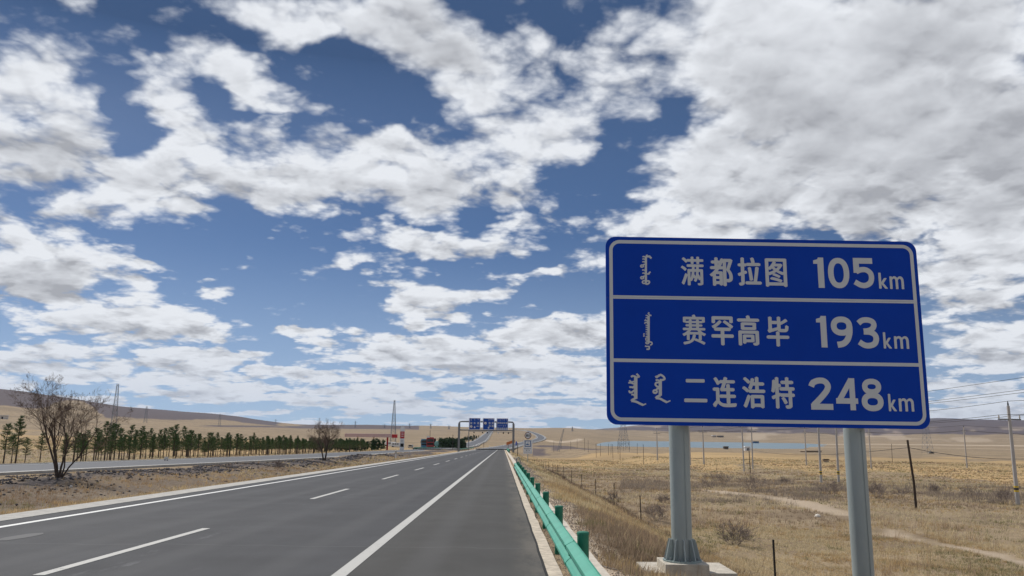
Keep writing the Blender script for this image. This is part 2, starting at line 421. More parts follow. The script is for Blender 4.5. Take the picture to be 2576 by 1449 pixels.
# ------------------------------------------------------------------ materials
MATS = {}
def mat(name, col, rough=0.8, metal=0.0, spec=0.3, var=0.0, vscale=3.0, bump=0.0, bscale=20.0, streak=None):
    m = bpy.data.materials.new(name); m.use_nodes = True; t = NT(m.node_tree); b = t.n['Principled BSDF']
    b.inputs['Roughness'].default_value = rough; b.inputs['Metallic'].default_value = metal
    b.inputs['Specular IOR Level'].default_value = spec
    co = t.new('ShaderNodeTexCoord').outputs['Object']
    if streak: co = t.v('MULTIPLY', co, streak)
    if var:
        n = t.noise(co, vscale, 5.0, 0.6)
        f = t.sstep(n, 0.3, 0.7, 1-var, 1+var*0.8, 'LINEAR')
        c = t.v('SCALE', (*col,), scale=f)
        t.l.new(c, b.inputs['Base Color'])
    else: b.inputs['Base Color'].default_value = (*col, 1)
    if bump:
        bn = t.new('ShaderNodeBump'); bn.inputs['Strength'].default_value = bump; bn.inputs['Distance'].default_value = 0.01
        t.l.new(t.noise(co, bscale, 4.0, 0.6), bn.inputs['Height']); t.l.new(bn.outputs[0], b.inputs['Normal'])
    MATS[name] = m; return m

def tint_mat(name, rough=0.9, transl=0.25, attr='tint'):
    m = bpy.data.materials.new(name); m.use_nodes = True; t = NT(m.node_tree); b = t.n['Principled BSDF']
    a = t.new('ShaderNodeAttribute', attribute_name=attr)
    t.l.new(a.outputs['Color'], b.inputs['Base Color']); b.inputs['Roughness'].default_value = rough
    b.inputs['Specular IOR Level'].default_value = 0.12
    if transl:
        tr = t.new('ShaderNodeBsdfTranslucent'); t.l.new(a.outputs['Color'], tr.inputs[0])
        mx = t.new('ShaderNodeMixShader'); mx.inputs[0].default_value = transl
        t.l.new(b.outputs[0], mx.inputs[1]); t.l.new(tr.outputs[0], mx.inputs[2])
        t.l.new(mx.outputs[0], t.n['Material Output'].inputs[0])
    return m

M_concrete = mat('concrete', (.40, .385, .355), .9, var=.18, vscale=4, bump=.5, bscale=40)
M_conc_old = mat('old_concrete', (.47, .43, .365), .95, var=.25, vscale=6, bump=.6, bscale=30)
M_polecon = mat('pole_concrete', (.42, .40, .38), .9, var=.12, vscale=2)
M_galv = mat('galvanised_steel', (.34, .385, .385), .55, metal=.25, spec=.4, var=.13, vscale=3, bump=.12, bscale=60, streak=(1, 1, .25))
M_galv_dk = mat('galvanised_gusset', (.27, .33, .33), .5, metal=.2, spec=.4, var=.15, vscale=9)
M_blue = mat('sign_blue', (.001, .046, .39), .5, spec=.12, var=.06, vscale=1.2)
M_white = mat('reflective_white', (.58, .60, .61), .5, spec=.15, var=.03, vscale=2)
M_alu = mat('sign_back_aluminium', (.45, .46, .47), .45, metal=.7, var=.06)
M_rail = mat('rail_green', (.062, .34, .235), .42, spec=.45, var=.13, vscale=3.5, bump=.1, bscale=8)
M_post = mat('post_green', (.014, .17, .10), .5, spec=.4, var=.12, vscale=6)
M_blue2 = mat('gantry_sign_blue', (.008, .07, .38), .45, spec=.3)
M_white2 = mat('gantry_white', (.85, .87, .9), .5)
M_edge_shade = mat('edge_shade', (.012, .012, .012), .8)  # near-black colour standing in for shade in the kerb gap
M_blackpost = mat('fence_post_dark', (.025, .022, .02), .8)
M_wood = mat('dark_wood', (.05, .036, .028), .9, var=.3, vscale=8, streak=(1, 1, .1))
M_wire = mat('cable_dark', (.05, .05, .055), .6)
M_fwire = mat('rusty_wire', (.13, .10, .08), .7)
M_steel = mat('grey_steel', (.20, .21, .225), .55, metal=.3, var=.08)
M_lattice = mat('lattice_steel', (.20, .22, .25), .6, metal=.2)
M_yellow = mat('band_yellow', (.65, .45, .04), .6)
M_black = mat('black_paint', (.015, .015, .017), .6)
M_red = mat('sign_red', (.45, .025, .03), .5)
M_darkred = mat('ring_dark_red', (.10, .012, .015), .5)
M_wpaint = mat('white_paint', (.72, .72, .72), .5, var=.05)
M_glass = mat('windscreen_glass', (.02, .025, .03), .08, spec=.8)
M_rubber = mat('tyre_rubber', (.02, .02, .02), .9)
M_trblue = mat('cab_blue', (.05, .18, .30), .4, spec=.5)
M_trred = mat('cab_red', (.35, .02, .02), .35, spec=.6)
M_trmaroon = mat('cargo_maroon', (.10, .025, .03), .6)
M_trgreen = mat('tank_green', (.22, .42, .38), .4)
M_pink = mat('canopy_fascia', (.50, .36, .36), .6, var=.08)
M_orange = mat('sign_orange', (.5, .16, .05), .6)
M_mudwall = mat('mud_wall', (.33, .26, .19), .95, var=.1)
M_bluebox = mat('pictogram_blue', (.02, .11, .28), .5)
M_stone = mat('pale_stone', (.6, .56, .5), .9, var=.1, vscale=9)
M_shrub = mat('grey_twigs', (.21, .17, .15), .95, var=.2, vscale=8)
M_bark = mat('bark_dark', (.080, .060, .048), .95, var=.3, vscale=14)
M_twig = mat('twig_brown', (.17, .122, .095), .95, var=.25, vscale=8)
M_grass = tint_mat('dry_grass_blades', transl=.48)
M_needle = tint_mat('pine_needles', transl=.12)
M_rock = tint_mat('broken_stone', transl=0)

# ------------------------------------------------------------------ ground
def gz(px, py): p = G(px, py); return (p.x, p.y)
TRACK = [gz(*q) for q in ((1760, 1232), (1850, 1241), (1930, 1251), (2010, 1263), (2080, 1283))]
TRACK2 = [gz(*q) for q in ((2240, 1335), (2330, 1365), (2450, 1385), (2600, 1420), (2800, 1480))]
TRACK += [gz(*q) for q in ((2150, 1303),)]
PATHW = [gz(*q) for q in ((1375, 1107), (1400, 1113), (1440, 1110), (1462, 1104))]
def zones(x, y):
    r = np.hypot(x, y); a = np.arctan2(x, y)
    n1_ = fbm(x*.012, y*.012, 4, 31); n2_ = fbm(x*.05, y*.05, 4, 41); n3_ = fbm(x*.4, y*.4, 3, 51)
    # darker ground colour on the upper slopes of the hills left and right
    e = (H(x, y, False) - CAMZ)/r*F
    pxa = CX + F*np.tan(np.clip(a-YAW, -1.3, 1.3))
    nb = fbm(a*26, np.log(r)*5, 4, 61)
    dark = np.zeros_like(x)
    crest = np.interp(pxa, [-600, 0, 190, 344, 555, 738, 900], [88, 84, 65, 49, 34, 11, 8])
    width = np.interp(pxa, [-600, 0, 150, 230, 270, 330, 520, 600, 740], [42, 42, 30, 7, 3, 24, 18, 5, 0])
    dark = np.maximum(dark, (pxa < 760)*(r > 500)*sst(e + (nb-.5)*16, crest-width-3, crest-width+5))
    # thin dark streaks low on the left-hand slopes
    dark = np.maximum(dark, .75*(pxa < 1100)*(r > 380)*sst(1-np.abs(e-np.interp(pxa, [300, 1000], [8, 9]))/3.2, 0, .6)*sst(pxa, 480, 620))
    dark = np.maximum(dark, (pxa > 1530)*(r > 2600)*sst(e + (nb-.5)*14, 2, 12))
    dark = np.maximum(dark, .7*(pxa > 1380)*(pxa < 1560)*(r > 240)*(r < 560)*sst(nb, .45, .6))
    bare = np.zeros_like(x)
    # gravel shoulders and stony bank of the median
    bare = np.maximum(bare, (r < 330)*sst(x, 1.2, 1.5)*(1-sst(x+(n3_-.5)*1.3, 1.9, 2.6)))
    tr = seg_dist(x, y, TRACK); bare = np.maximum(bare, .8*(1-sst(tr+(n3_-.5)*3.2+(n2_-.5)*2, .2, 1.9))*(x > 3))
    tr = seg_dist(x, y, TRACK2); bare = np.maximum(bare, .85*(1-sst(tr+(n3_-.5)*2+(n2_-.5)*1.5, .25, 1.1))*(x > 3))
    bare = np.maximum(bare, .95*(1-sst(seg_dist(x, y, PATHW)+(n3_-.5)*3, 3, 7)))
    # pale salty strips far out by the lake
    st = sst(1-np.abs(r-1500-40*nb)/70, 0, .8)*sst(pxa, 2020, 2100); bare = np.maximum(bare, st*1.0)
    st = sst(1-np.abs(r-1050-40*nb)/50, 0, .8)*sst(pxa, 1600, 1700)*.5; bare = np.maximum(bare, st)
    bare = np.maximum(bare, .5*(pxa > 1500)*(r > 2300)*(r < 5000)*sst(nb, .56, .66)*(1-sst(e, 18, 26)))
    stony = (r < 340)*sst(x, -22.5, -21)*(1-sst(x + (n2_-.5)*6 + (n3_-.5)*2, -18.4, -16.6)) 
    stony = np.maximum(stony, (r < 340)*(x > -19)*(x < -10)*sst(n2_, .50, .60)*.55)
    gold = sst(n1_+.25*(n2_-.5), .42, .60)
    band = (pxa > 1500)*sst(r, 85, 120)*(1-sst(r, 300, 520))
    gold = np.clip(gold*.8 + band*.55*sst(nb, .3, .6), 0, 1)
    gold = gold*(1-.85*(pxa > 1350)*sst(r, 260, 420))*(1-.6*(pxa < 1350)*sst(r, 300, 600))
    gold = gold*(1-.6*(pxa > 1600)*sst(r, 55, 66)*(1-sst(r, 85, 105)))
    return np.stack([dark, np.clip(bare, 0, 1), gold], 1), stony

A_in = np.concatenate([np.linspace(-180, -62, 60, endpoint=False), np.linspace(-62, -39, 50, endpoint=False), np.linspace(-39, 39, 860, endpoint=False), np.linspace(39, 62, 50, endpoint=False), np.linspace(62, 180, 60)])
A_in = np.radians(A_in); R_in = np.exp(np.linspace(math.log(1.2), math.log(9000), 250))
AA, RR = np.meshgrid(A_in, R_in); gx = (RR*np.sin(AA)).ravel(); gy = (RR*np.cos(AA)).ravel(); gzv = H(gx, gy)
na, nr = len(A_in), len(R_in)
ii, jj = np.meshgrid(np.arange(nr-1), np.arange(na-1), indexing='ij'); q0 = (ii*na+jj).ravel()
quads = np.stack([q0, q0+na, q0+na+1, q0+1], 1)[:, ::-1]
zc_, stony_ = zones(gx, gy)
GV = np.stack([gx, gy, gzv], 1)

M_ground = bpy.data.materials.new('dry_steppe'); M_ground.use_nodes = True
t = NT(M_ground.node_tree); b = t.n['Principled BSDF']; b.inputs['Roughness'].default_value = .95; b.inputs['Specular IOR Level'].default_value = .1
pos = t.new('ShaderNodeTexCoord').outputs['Object']
zr, zg, zb = t.sep(t.new('ShaderNodeAttribute', attribute_name='zone').outputs['Color'])
sr = t.sep(t.new('ShaderNodeAttribute', attribute_name='stony').outputs['Color'])[0]
flat = t.v('MULTIPLY', pos, (1, 1, 0))
nA = t.noise(flat, .03, 6, .6); nB = t.noise(flat, .25, 7, .62); nC = t.noise(flat, 2.2, 7, .68); nD = t.noise(flat, 16, 4, .6)
grey_tan = t.mix(t.sstep(nB, .35, .65), (.215, .16, .105, 1), (.34, .262, .170, 1))
gold = t.mix(t.sstep(nC, .35, .65), (.37, .245, .118, 1), (.49, .355, .19, 1))
c = t.mix(t.sstep(t.m('ADD', zb, t.m('MULTIPLY', t.m('SUBTRACT', nB, .5), 1.1)), .3, .75), grey_tan, gold)
c = t.mix(t.m('MULTIPLY', t.sstep(nC, .52, .70), .5), c, (.105, .08, .06, 1))
c = t.mix(t.m('MULTIPLY', t.sstep(nA, .53, .68), t.sstep(nC, .45, .65)), c, (.13, .125, .065, 1))
c = t.mix(t.m('MULTIPLY', t.sstep(t.noise(flat, .012, 5, .6), .42, .62), .45), c, (.155, .120, .082, 1))
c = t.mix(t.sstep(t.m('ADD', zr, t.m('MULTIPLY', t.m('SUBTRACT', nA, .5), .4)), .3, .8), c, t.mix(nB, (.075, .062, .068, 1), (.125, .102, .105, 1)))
c = t.mix(zg, c, t.mix(nC, (.36, .28, .20, 1), (.52, .43, .33, 1)))
stc = t.mix(t.sstep(nC, .4, .62), (.050, .047, .050, 1), (.15, .125, .115, 1))
c = t.mix(t.m('MULTIPLY', sr, t.sstep(nB, .30, .50)), c, stc)
t.l.new(c, b.inputs['Base Color'])
bp = t.new('ShaderNodeBump'); bp.inputs['Strength'].default_value = .9; bp.inputs['Distance'].default_value = .12
t.l.new(t.m('ADD', nC, t.m('MULTIPLY', nD, .35)), bp.inputs['Height']); t.l.new(bp.outputs[0], b.inputs['Normal'])
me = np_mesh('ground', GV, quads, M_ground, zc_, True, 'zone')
at = me.color_attributes.new('stony', 'FLOAT_COLOR', 'POINT'); c4 = np.ones((len(GV), 4), np.float32); c4[:, 0] = stony_; at.data.foreach_set('color', c4.ravel())
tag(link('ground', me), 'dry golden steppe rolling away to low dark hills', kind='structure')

# lake
M_water = mat('lake_water', (.12, .17, .175), .3, spec=.5, bump=.3, bscale=.6)
lk = MB(); lk.poly([(*(dirpx(px, HOR(px))[:2]/np.hypot(*dirpx(px, HOR(px))[:2])*r), LAKE_Z) for px, r in ((1440, 1700), (2080, 1700), (2080, 780), (1440, 780))][::-1])
tag(lk.build('lake', M_water), 'pale blue lake lying across the plain', kind='structure')

# ------------------------------------------------------------------ the road
M_asph = bpy.data.materials.new('asphalt'); M_asph.use_nodes = True
t = NT(M_asph.node_tree); b = t.n['Principled BSDF']; b.inputs['Specular IOR Level'].default_value = .25
pos = t.new('ShaderNodeTexCoord').outputs['Object']; px_, py_, pz_ = t.sep(pos)
lng = t.v('MULTIPLY', pos, (1.0, .05, 0))
nA = t.noise(lng, 1.1, 5, .6); nB = t.noise(pos, 90, 3, .7); nC = t.noise(pos, .7, 5, .6); nW = t.noise(t.v('MULTIPLY', pos, (1, .25, 1)), 1.6, 6, .7)
c = t.mix(nA, (.036, .037, .041, 1), (.064, .065, .069, 1))
c = t.mix(t.sstep(px_, -2.3, -1.9), c, t.mix(nA, (.047, .046, .044, 1), (.062, .060, .057, 1)))
spk = t.sstep(nB, .25, .75, .80, 1.22, 'LINEAR'); c = t.v('SCALE', c, scale=spk)
c = t.v('SCALE', c, scale=t.sstep(nC, .3, .7, .86, 1.14, 'LINEAR'))
# two paler wheel-scuffed streaks in each lane, a few light scrapes
scr = t.m('MULTIPLY', t.sstep(nW, .60, .72), t.sstep(t.m('ABSOLUTE', t.m('ADD', px_, 4.9)), 1.2, .2))
trk = t.m('ABSOLUTE', t.m('SUBTRACT', t.m('ABSOLUTE', t.m('SUBTRACT', t.m('PINGPONG', t.m('ADD', px_, 2.05), 3.73), 1.87)), .9))
c = t.mix(t.m('MULTIPLY', t.sstep(trk, .38, .05), t.sstep(nA, .25, .7, .08, .28)), c, (.105, .105, .108, 1))
dst = t.m('MULTIPLY', t.sstep(px_, .05, .55), t.sstep(nW, .35, .65, 0, .5))
c = t.mix(dst, c, (.17, .15, .125, 1))
c = t.mix(t.m('MULTIPLY', scr, .35), c, (.19, .19, .20, 1))
# fine cross cracks
cr = t.m('ABSOLUTE', t.m('SUBTRACT', t.m('FRACT', t.m('ADD', t.m('MULTIPLY', py_, .11), t.m('MULTIPLY', t.noise(pos, .8, 3, .6), .06))), .5))
c = t.mix(t.m('MULTIPLY', t.sstep(cr, .0022, .0006), .45), c, (.15, .15, .15, 1))
t.l.new(c, b.inputs['Base Color'])
t.l.new(t.sstep(nA, .2, .8, .72, .92, 'LINEAR'), b.inputs['Roughness'])
bp = t.new('ShaderNodeBump'); bp.inputs['Strength'].default_value = .35; bp.inputs['Distance'].default_value = .006
t.l.new(nB, bp.inputs['Height']); t.l.new(bp.outputs[0], b.inputs['Normal'])

ys = np.concatenate([np.arange(-30, 60, 1.0), np.arange(60, 331, 6.0)])
def wob(y, s, a=.012): return (float(vn(y*1.7, s*3.1, s))-.5)*2*a + (float(vn(y*6.1, s, s+1))-.5)*2*a*.6
def strip(m, x0, x1, dz, w0=0, w1=0, yy=None, thick=.03, curve=None):
    yy = ys if yy is None else yy; k = len(m.v)
    for y in yy:
        z = road_z(y)+dz; a = x0 + (wob(y, 3)*w0 if w0 else 0); bb = x1 + (wob(y, 8)*w1 if w1 else 0)
        m.v += [(a, y, z-thick), (a, y, z), (bb, y, z), (bb, y, z-thick)]
    for i in range(len(yy)-1):
        p = k+4*i; m.f += [(p, p+4, p+5, p+1), (p+1, p+5, p+6, p+2), (p+2, p+6, p+7, p+3)]
    p = k+4*(len(yy)-1); m.f += [(k, k+1, k+2, k+3), (p, p+3, p+2, p+1)]
    return m
def far_ribbon(pts, w, dz, off=0.0):
    """ribbon along ground points, w wide, shifted sideways by off"""
    m = MB(); P_ = [Vector(p) for p in pts]; Q_ = []
    for i in range(len(P_)-1):
        n = max(2, int((P_[i+1]-P_[i]).length/12))
        p0 = P_[max(i-1, 0)]; p1 = P_[i]; p2 = P_[i+1]; p3 = P_[min(i+2, len(P_)-1)]
        for k in range(n):
            s = k/n; Q_.append(.5*((2*p1)+(-p0+p2)*s+(2*p0-5*p1+4*p2-p3)*s*s+(-p0+3*p1-3*p2+p3)*s**3))
    Q_.append(P_[-1])
    zs = np.array([Hs(q.x, q.y) for q in Q_]); k5 = np.ones(5)/5; zs = np.maximum(np.convolve(np.pad(zs, 2, mode='edge'), k5, 'valid'), zs)
    for i, q in enumerate(Q_):
        d = (Q_[min(i+1, len(Q_)-1)]-Q_[max(i-1, 0)]); d.z = 0; d.normalize(); s = Vector((d.y, -d.x, 0)); z = zs[i]+dz
        for o_, zz in ((off-w/2, z-.5), (off-w/2, z), (off+w/2, z), (off+w/2, z-.5)):
            m.v.append((q.x+s.x*o_, q.y+s.y*o_, zz))
    for i in range(len(Q_)-1):
        p = 4*i; m.f += [(p, p+4, p+5, p+1), (p+1, p+5, p+6, p+2), (p+2, p+6, p+7, p+3)]
    return m
road = strip(MB(), -10.3, .60, 0, w0=0, w1=2.2, thick=.14).build('main_road', M_asph)
tag(road, 'smooth dark asphalt carriageway running straight ahead from the camera', kind='structure')
M_paint = bpy.data.materials.new('road_paint'); M_paint.use_nodes = True
t = NT(M_paint.node_tree); b = t.n['Principled BSDF']; pos = t.new('ShaderNodeTexCoord').outputs['Object']
nA = t.noise(pos, 28, 5, .75); nB = t.noise(pos, 3.0, 4, .6)
w_ = t.sstep(t.m('ADD', nA, t.m('MULTIPLY', t.m('SUBTRACT', nB, .5), .5)), .58, .72)
t.l.new(t.mix(t.m('MULTIPLY', w_, .75), (.43, .425, .40, 1), (.15, .15, .145, 1)), b.inputs['Base Color']); b.inputs['Roughness'].default_value = .7
M_paint2 = mat('fresh_road_paint', (.68, .68, .66), .6, var=.08, vscale=5)
strip(MB(), -9.72, -9.55, .005, thick=.003).build('edge_line', M_paint2, road)
strip(MB(), -2.16, -1.97, .005, thick=.003).build('edge_line', M_paint, road)
k = 0
while True:
    y0 = 10.25 + 14.15*k; y1 = y0+5.6
    if y1 > 300: break
    strip(MB(), -5.83, -5.68, .005, yy=np.linspace(y0, y1, 4), thick=.003).build('lane_dash', M_paint, road); k += 1
strip(MB(), -5.83, -5.68, .005, yy=np.linspace(-4, 1.7, 4), thick=.003).build('lane_dash', M_paint, road)
# pale rub marks on the near lane
mk = MB(); rx = random.Random(5)
mk.v = []; n = 18
ring = [(-8.35+.17*math.cos(2*math.pi*i/n)*(1+.15*rx.random()), 14.2+.55*math.sin(2*math.pi*i/n)*(1+.2*rx.random())) for i in range(n)]
mk.poly([(x, y, road_z(y)+.004) for x, y in ring]).build('road_stain', mat('dusty_patch', (.13, .13, .13), .9), road)

# concrete strips either side
kl = strip(MB(), -11.12, -10.30, .012, w0=.8, w1=.5, thick=.2).build('median_kerb', M_concrete)
tag(kl, 'pale concrete strip along the left edge of the near carriageway', kind='structure')
strip(MB(), .575, .635, .006, w0=1.2, w1=2.4, thick=.08).build('edge_shade', M_edge_shade, road)  # ragged black strip painted in as the shadow between asphalt and edging
kr = strip(MB(), .612, .80, .008, w0=.9, w1=1.2, thick=.2).build('verge_kerb', mat('verge_concrete', (.50, .435, .35), .92, var=.28, vscale=7, bump=.6, bscale=30))
tag(kr, 'narrow worn concrete edging between asphalt and green guardrail', kind='structure')
k2 = strip(MB(), 1.04, 1.43, -.01, w0=1, w1=1.8, yy=np.concatenate([np.arange(-20, 60, 1.), np.arange(60, 290, 6.)]), thick=.15).build('drain_kerb', mat('drain_concrete', (.52, .47, .40), .92, var=.2, vscale=5, bump=.5, bscale=25))
tag(k2, 'flat concrete drain strip behind the green guardrail posts', kind='structure')

# the other carriageway, beyond the median
def opp_x(y): return -22.4 - 4.6*(1-float(sst(np.array(y), 30, 110))) - .0*y
opp_pts = [(opp_x(y)-5.2, y) for y in list(range(-60, 320, 20))]
def strip_path(pts, w, dz, off):
    m = MB()
    for i, (x, y) in enumerate(pts):
        z = -SL*y - .12 + dz
        for o_, zz in ((off-w/2, z-.2), (off-w/2, z), (off+w/2, z), (off+w/2, z-.2)): m.v.append((x+o_, y, zz))
    for i in range(len(pts)-1):
        p = 4*i; m.f += [(p, p+4, p+5, p+1), (p+1, p+5, p+6, p+2), (p+2, p+6, p+7, p+3)]
    return m
M_asph2 = mat('grey_asphalt', (.082, .086, .096), .75, var=.08, vscale=.5)
opp = strip_path(opp_pts, 9.4, 0, 0).build('far_carriageway', M_asph2)
tag(opp, 'grey carriageway beyond the median, in front of the pine plantation', kind='structure')
strip_path(opp_pts, .18, .008, 4.0).build('edge_line', M_paint2, opp)
strip_path(opp_pts, .5, .05, 5.0).build('kerb', M_concrete, opp)
strip_path(opp_pts, .15, .008, -4.2).build('edge_line', M_paint2, opp)
strip_path(opp_pts, .4, .05, -4.95).build('kerb', M_concrete, opp)

# roads climbing away in the distance
def far_road(name, pix, w, label, pts0=None):
    pts = (pts0 or []) + [G(*q) for q in pix]
    o = far_ribbon(pts, w, .45).build(name, M_asph2)
    tag(o, label, kind='structure')
    for s in (-1, 1):
        far_ribbon(pts, .3, .47, s*(w/2-.9)).build('edge_line', M_paint2, o)
        far_ribbon(pts, .6, .5, s*(w/2+.6)).build('kerb', M_concrete, o)
    return o
far_road('hill_road', [(1168, 1124), (1188, 1117.5), (1205, 1111), (1215, 1104), (1224, 1095), (1233, 1085), (1240, 1079.5)], 11, 'straight road climbing the far slope beneath the gantry signs',
    [Vector((-27.6, 300, Hs(-27.6, 300)))])
far_road('curving_road', [(1276, 1125.5), (1300, 1119.5), (1326, 1114), (1346, 1110), (1358, 1105.5), (1361, 1101), (1354, 1095), (1340, 1089), (1318, 1083.5), (1296, 1080)], 11, 'road bending right over the far slope behind the speed sign',
    [Vector((-4.5, 318, Hs(-4.5, 318)))])

# ------------------------------------------------------------------ the big distance sign
SY = 12.9
def on_sign(px, py): d = ray(px, py); return d[0]*SY/d[1], CAMZ + d[2]*SY/d[1]
cs = [on_sign(*q) for q in ((1523, 597), (2302, 607), (2341, 1082), (1527, 1066))]
scx = sum(c[0] for c in cs)/4; scz = sum(c[1] for c in cs)/4
stilt = math.atan2((cs[1][1]-cs[0][1]) + (cs[2][1]-cs[3][1]), (cs[1][0]-cs[0][0]) + (cs[2][0]-cs[3][0]))
SWD = (math.hypot(cs[1][0]-cs[0][0], cs[1][1]-cs[0][1]) + math.hypot(cs[2][0]-cs[3][0], cs[2][1]-cs[3][1]))/2
SHT = (math.hypot(cs[0][0]-cs[3][0], cs[0][1]-cs[3][1]) + math.hypot(cs[1][0]-cs[2][0], cs[1][1]-cs[2][1]))/2
def uv(px, py):
    x, z = on_sign(px, py); x -= scx; z -= scz; c_, s_ = math.cos(-stilt), math.sin(-stilt)
    return x*c_-z*s_, x*s_+z*c_
def c1(X, Y): return (2350+X/1.7671)*.63889, (900+Y/1.7671)*.63889          # positions read off an enlargement of the sign
bx0 = uv(*c1(305, 0))
base_z = CAMZ + ray(1714, 1424)[2]/ray(1714, 1424)[1]*(SY-.05)
sgn = thing('distance_sign', 'big blue road distance sign with three Chinese place names on two grey posts', 'road sign', (scx, SY, base_z))
DZ = scz-base_z
RT = Matrix.Rotation(-stilt, 4, 'Y')
def S(u, v, d=0.0):
    p = RT @ Vector((u, 0, v)); return (p.x, -d, p.z+DZ)
def rrect(w, h, r, n=8):
    out = []
    for cx_, cz_, a0 in ((w/2-r, h/2-r, 0), (-w/2+r, h/2-r, 90), (-w/2+r, -h/2+r, 180), (w/2-r, -h/2+r, 270)):
        for i in range(n+1):
            a = math.radians(a0+90*i/n); out.append((cx_+r*math.cos(a), cz_+r*math.sin(a)))
    return out
# two boards meet at the seam under the first row
seam = uv(*c1(1150, 496))[1]
R_ = rrect(SWD, SHT, .17)
up = [p for p in R_ if p[1] > seam]; lo = [p for p in R_ if p[1] < seam]
up = up + [(-SWD/2, seam+.002), (SWD/2, seam+.002)]; up = sorted(up, key=lambda p: math.atan2(p[1]-(seam+.4), p[0]))
lo = lo + [(-SWD/2, seam-.002), (SWD/2, seam-.002)]; lo = sorted(lo, key=lambda p: math.atan2(p[1]-(seam-.8), p[0]))
for pl in (up, lo):
    m = MB(); n = len(pl); m.v = [S(u, v, .012) for u, v in pl] + [S(u, v, -.018) for u, v in pl]
    m.f = [tuple(range(n)), tuple(reversed(range(n, 2*n)))] + [(i, n+i, n+(i+1) % n, (i+1) % n) for i in range(n)]
    o = m.build('panel', M_blue, sgn); o.data.materials.append(M_alu); o.data.polygons[1].material_index = 1
def ribbon(pts, w, closed=False):
    """flat stroke of constant (or listed) width: returns quads in the plane"""
    n = len(pts); L = []; 
    if not hasattr(w, '__len__'): w = [w]*n
    for i in range(n):
        a = pts[(i-1) % n] if (closed or i > 0) else pts[i]; b_ = pts[(i+1) % n] if (closed or i < n-1) else pts[i]; p = pts[i]
        d1 = (p[0]-a[0], p[1]-a[1]); d2 = (b_[0]-p[0], b_[1]-p[1])
        l1 = math.hypot(*d1) or 1; l2 = math.hypot(*d2) or 1
        if math.hypot(*d1) == 0: d1 = d2; l1 = l2
        if math.hypot(*d2) == 0: d2 = d1; l2 = l1
        n1_ = (-d1[1]/l1, d1[0]/l1); n2_ = (-d2[1]/l2, d2[0]/l2)
        mx_, my_ = n1_[0]+n2_[0], n1_[1]+n2_[1]; ml = math.hypot(mx_, my_) or 1; mx_ /= ml; my_ /= ml
        k = min(1/max(.45, mx_*n1_[0]+my_*n1_[1]), 1.8)*w[i]/2
        L.append(((p[0]+mx_*k, p[1]+my_*k), (p[0]-mx_*k, p[1]-my_*k)))
    out = []
    for i in range(n if closed else n-1):
        a, b_ = L[i], L[(i+1) % n]; out.append((a[0], a[1], b_[1], b_[0]))
    return out
def smooth(pts, n=6, closed=False):
    out = []; N = len(pts)
    for i in range(N if closed else N-1):
        g = (lambda k: pts[k % N]) if closed else (lambda k: pts[max(0, min(N-1, k))])
        p0, p1, p2, p3 = g(i-1), g(i), g(i+1), g(i+2)
        for k in range(n):
            s = k/n; out.append(tuple(.5*(2*b_+(-a+c_)*s+(2*a-5*b_+4*c_-d_)*s*s+(-a+3*b_-3*c_+d_)*s**3) for a, b_, c_, d_ in zip(p0, p1, p2, p3)))
    if not closed: out.append(pts[-1])
    return out
def face_mesh(name, quads_, depth, parent, m=None, P_=S):
    b_ = MB()
    for q in quads_: b_.poly([P_(u, v, depth) for u, v in q])
    return b_.build(name, m or M_white, parent)
face_mesh('border', ribbon(rrect(SWD-.175, SHT-.175, .15), .058, True), .0145, sgn)
for (xa, ya, xb, yb, w) in ((102, 472, 2208, 502, .028), (102, 484, 2208, 515, .028), (108, 911, 2240, 954, .058)):
    a = uv(*c1(xa, ya)); b_ = uv(*c1(xb, yb)); zmid = (a[1]+b_[1])/2; hw = SWD/2-.175/2-.029
    face_mesh('divider_line', ribbon([(-hw, zmid), (hw, zmid)], w), .0145, sgn)

def glyph(ch):
    cu = bpy.data.curves.new('glyph', 'FONT'); cu.body = ch; cu.size = 1; cu.resolution_u = 4
    o = bpy.data.objects.new('glyph', cu); C.objects.link(o)
    dg = bpy.context.evaluated_depsgraph_get(); me = o.evaluated_get(dg).to_mesh()
    V = [(v.co.x, v.co.y) for v in me.vertices]; Fc = [tuple(p.vertices) for p in me.polygons]
    bpy.data.objects.remove(o); bpy.data.curves.remove(cu)
    return V, Fc
def put_glyph(name, ch, box, bold, parent, P_=S, depth=.0155, m=None):
    """fit the character into box = (u0, v0, u1, v1)"""
    V, Fc = glyph(ch)
    if not V: return None
    xs_ = [v[0] for v in V]; zs_ = [v[1] for v in V]
    ax, bx_ = min(xs_), max(xs_); ay, by_ = min(zs_), max(zs_)
    b_ = MB(); W_, H_ = box[2]-box[0], box[3]-box[1]; e = bold*H_; sh = [(0, 0), (e, 0), (-e, 0), (0, e*.6), (0, -e*.6)] if bold else [(0, 0)]
    for k_, (ex, ez) in enumerate(sh):
        n0 = len(b_.v)
        b_.v += [P_(box[0]+e+(x-ax)/(bx_-ax)*(W_-2*e)+ex, box[1]+e*.6+(y-ay)/(by_-ay)*(H_-1.2*e)+ez, depth+.00025*k_) for x, y in V]
        b_.f += [tuple(n0+i for i in f) for f in Fc]
    return b_.build(name, m or M_white, parent)
def box_of(X0, Y0, X1, Y1):
    cxm, cym = (X0+X1)/2, (Y0+Y1)/2; sk = .018*(X1-X0)+0.0
    u0 = uv(*c1(X0, cym))[0]; u1 = uv(*c1(X1, cym))[0]; v1 = uv(*c1(cxm, Y0+sk/2))[1]; v0 = uv(*c1(cxm, Y1-sk/2))[1]
    return u0, v0, u1, v1
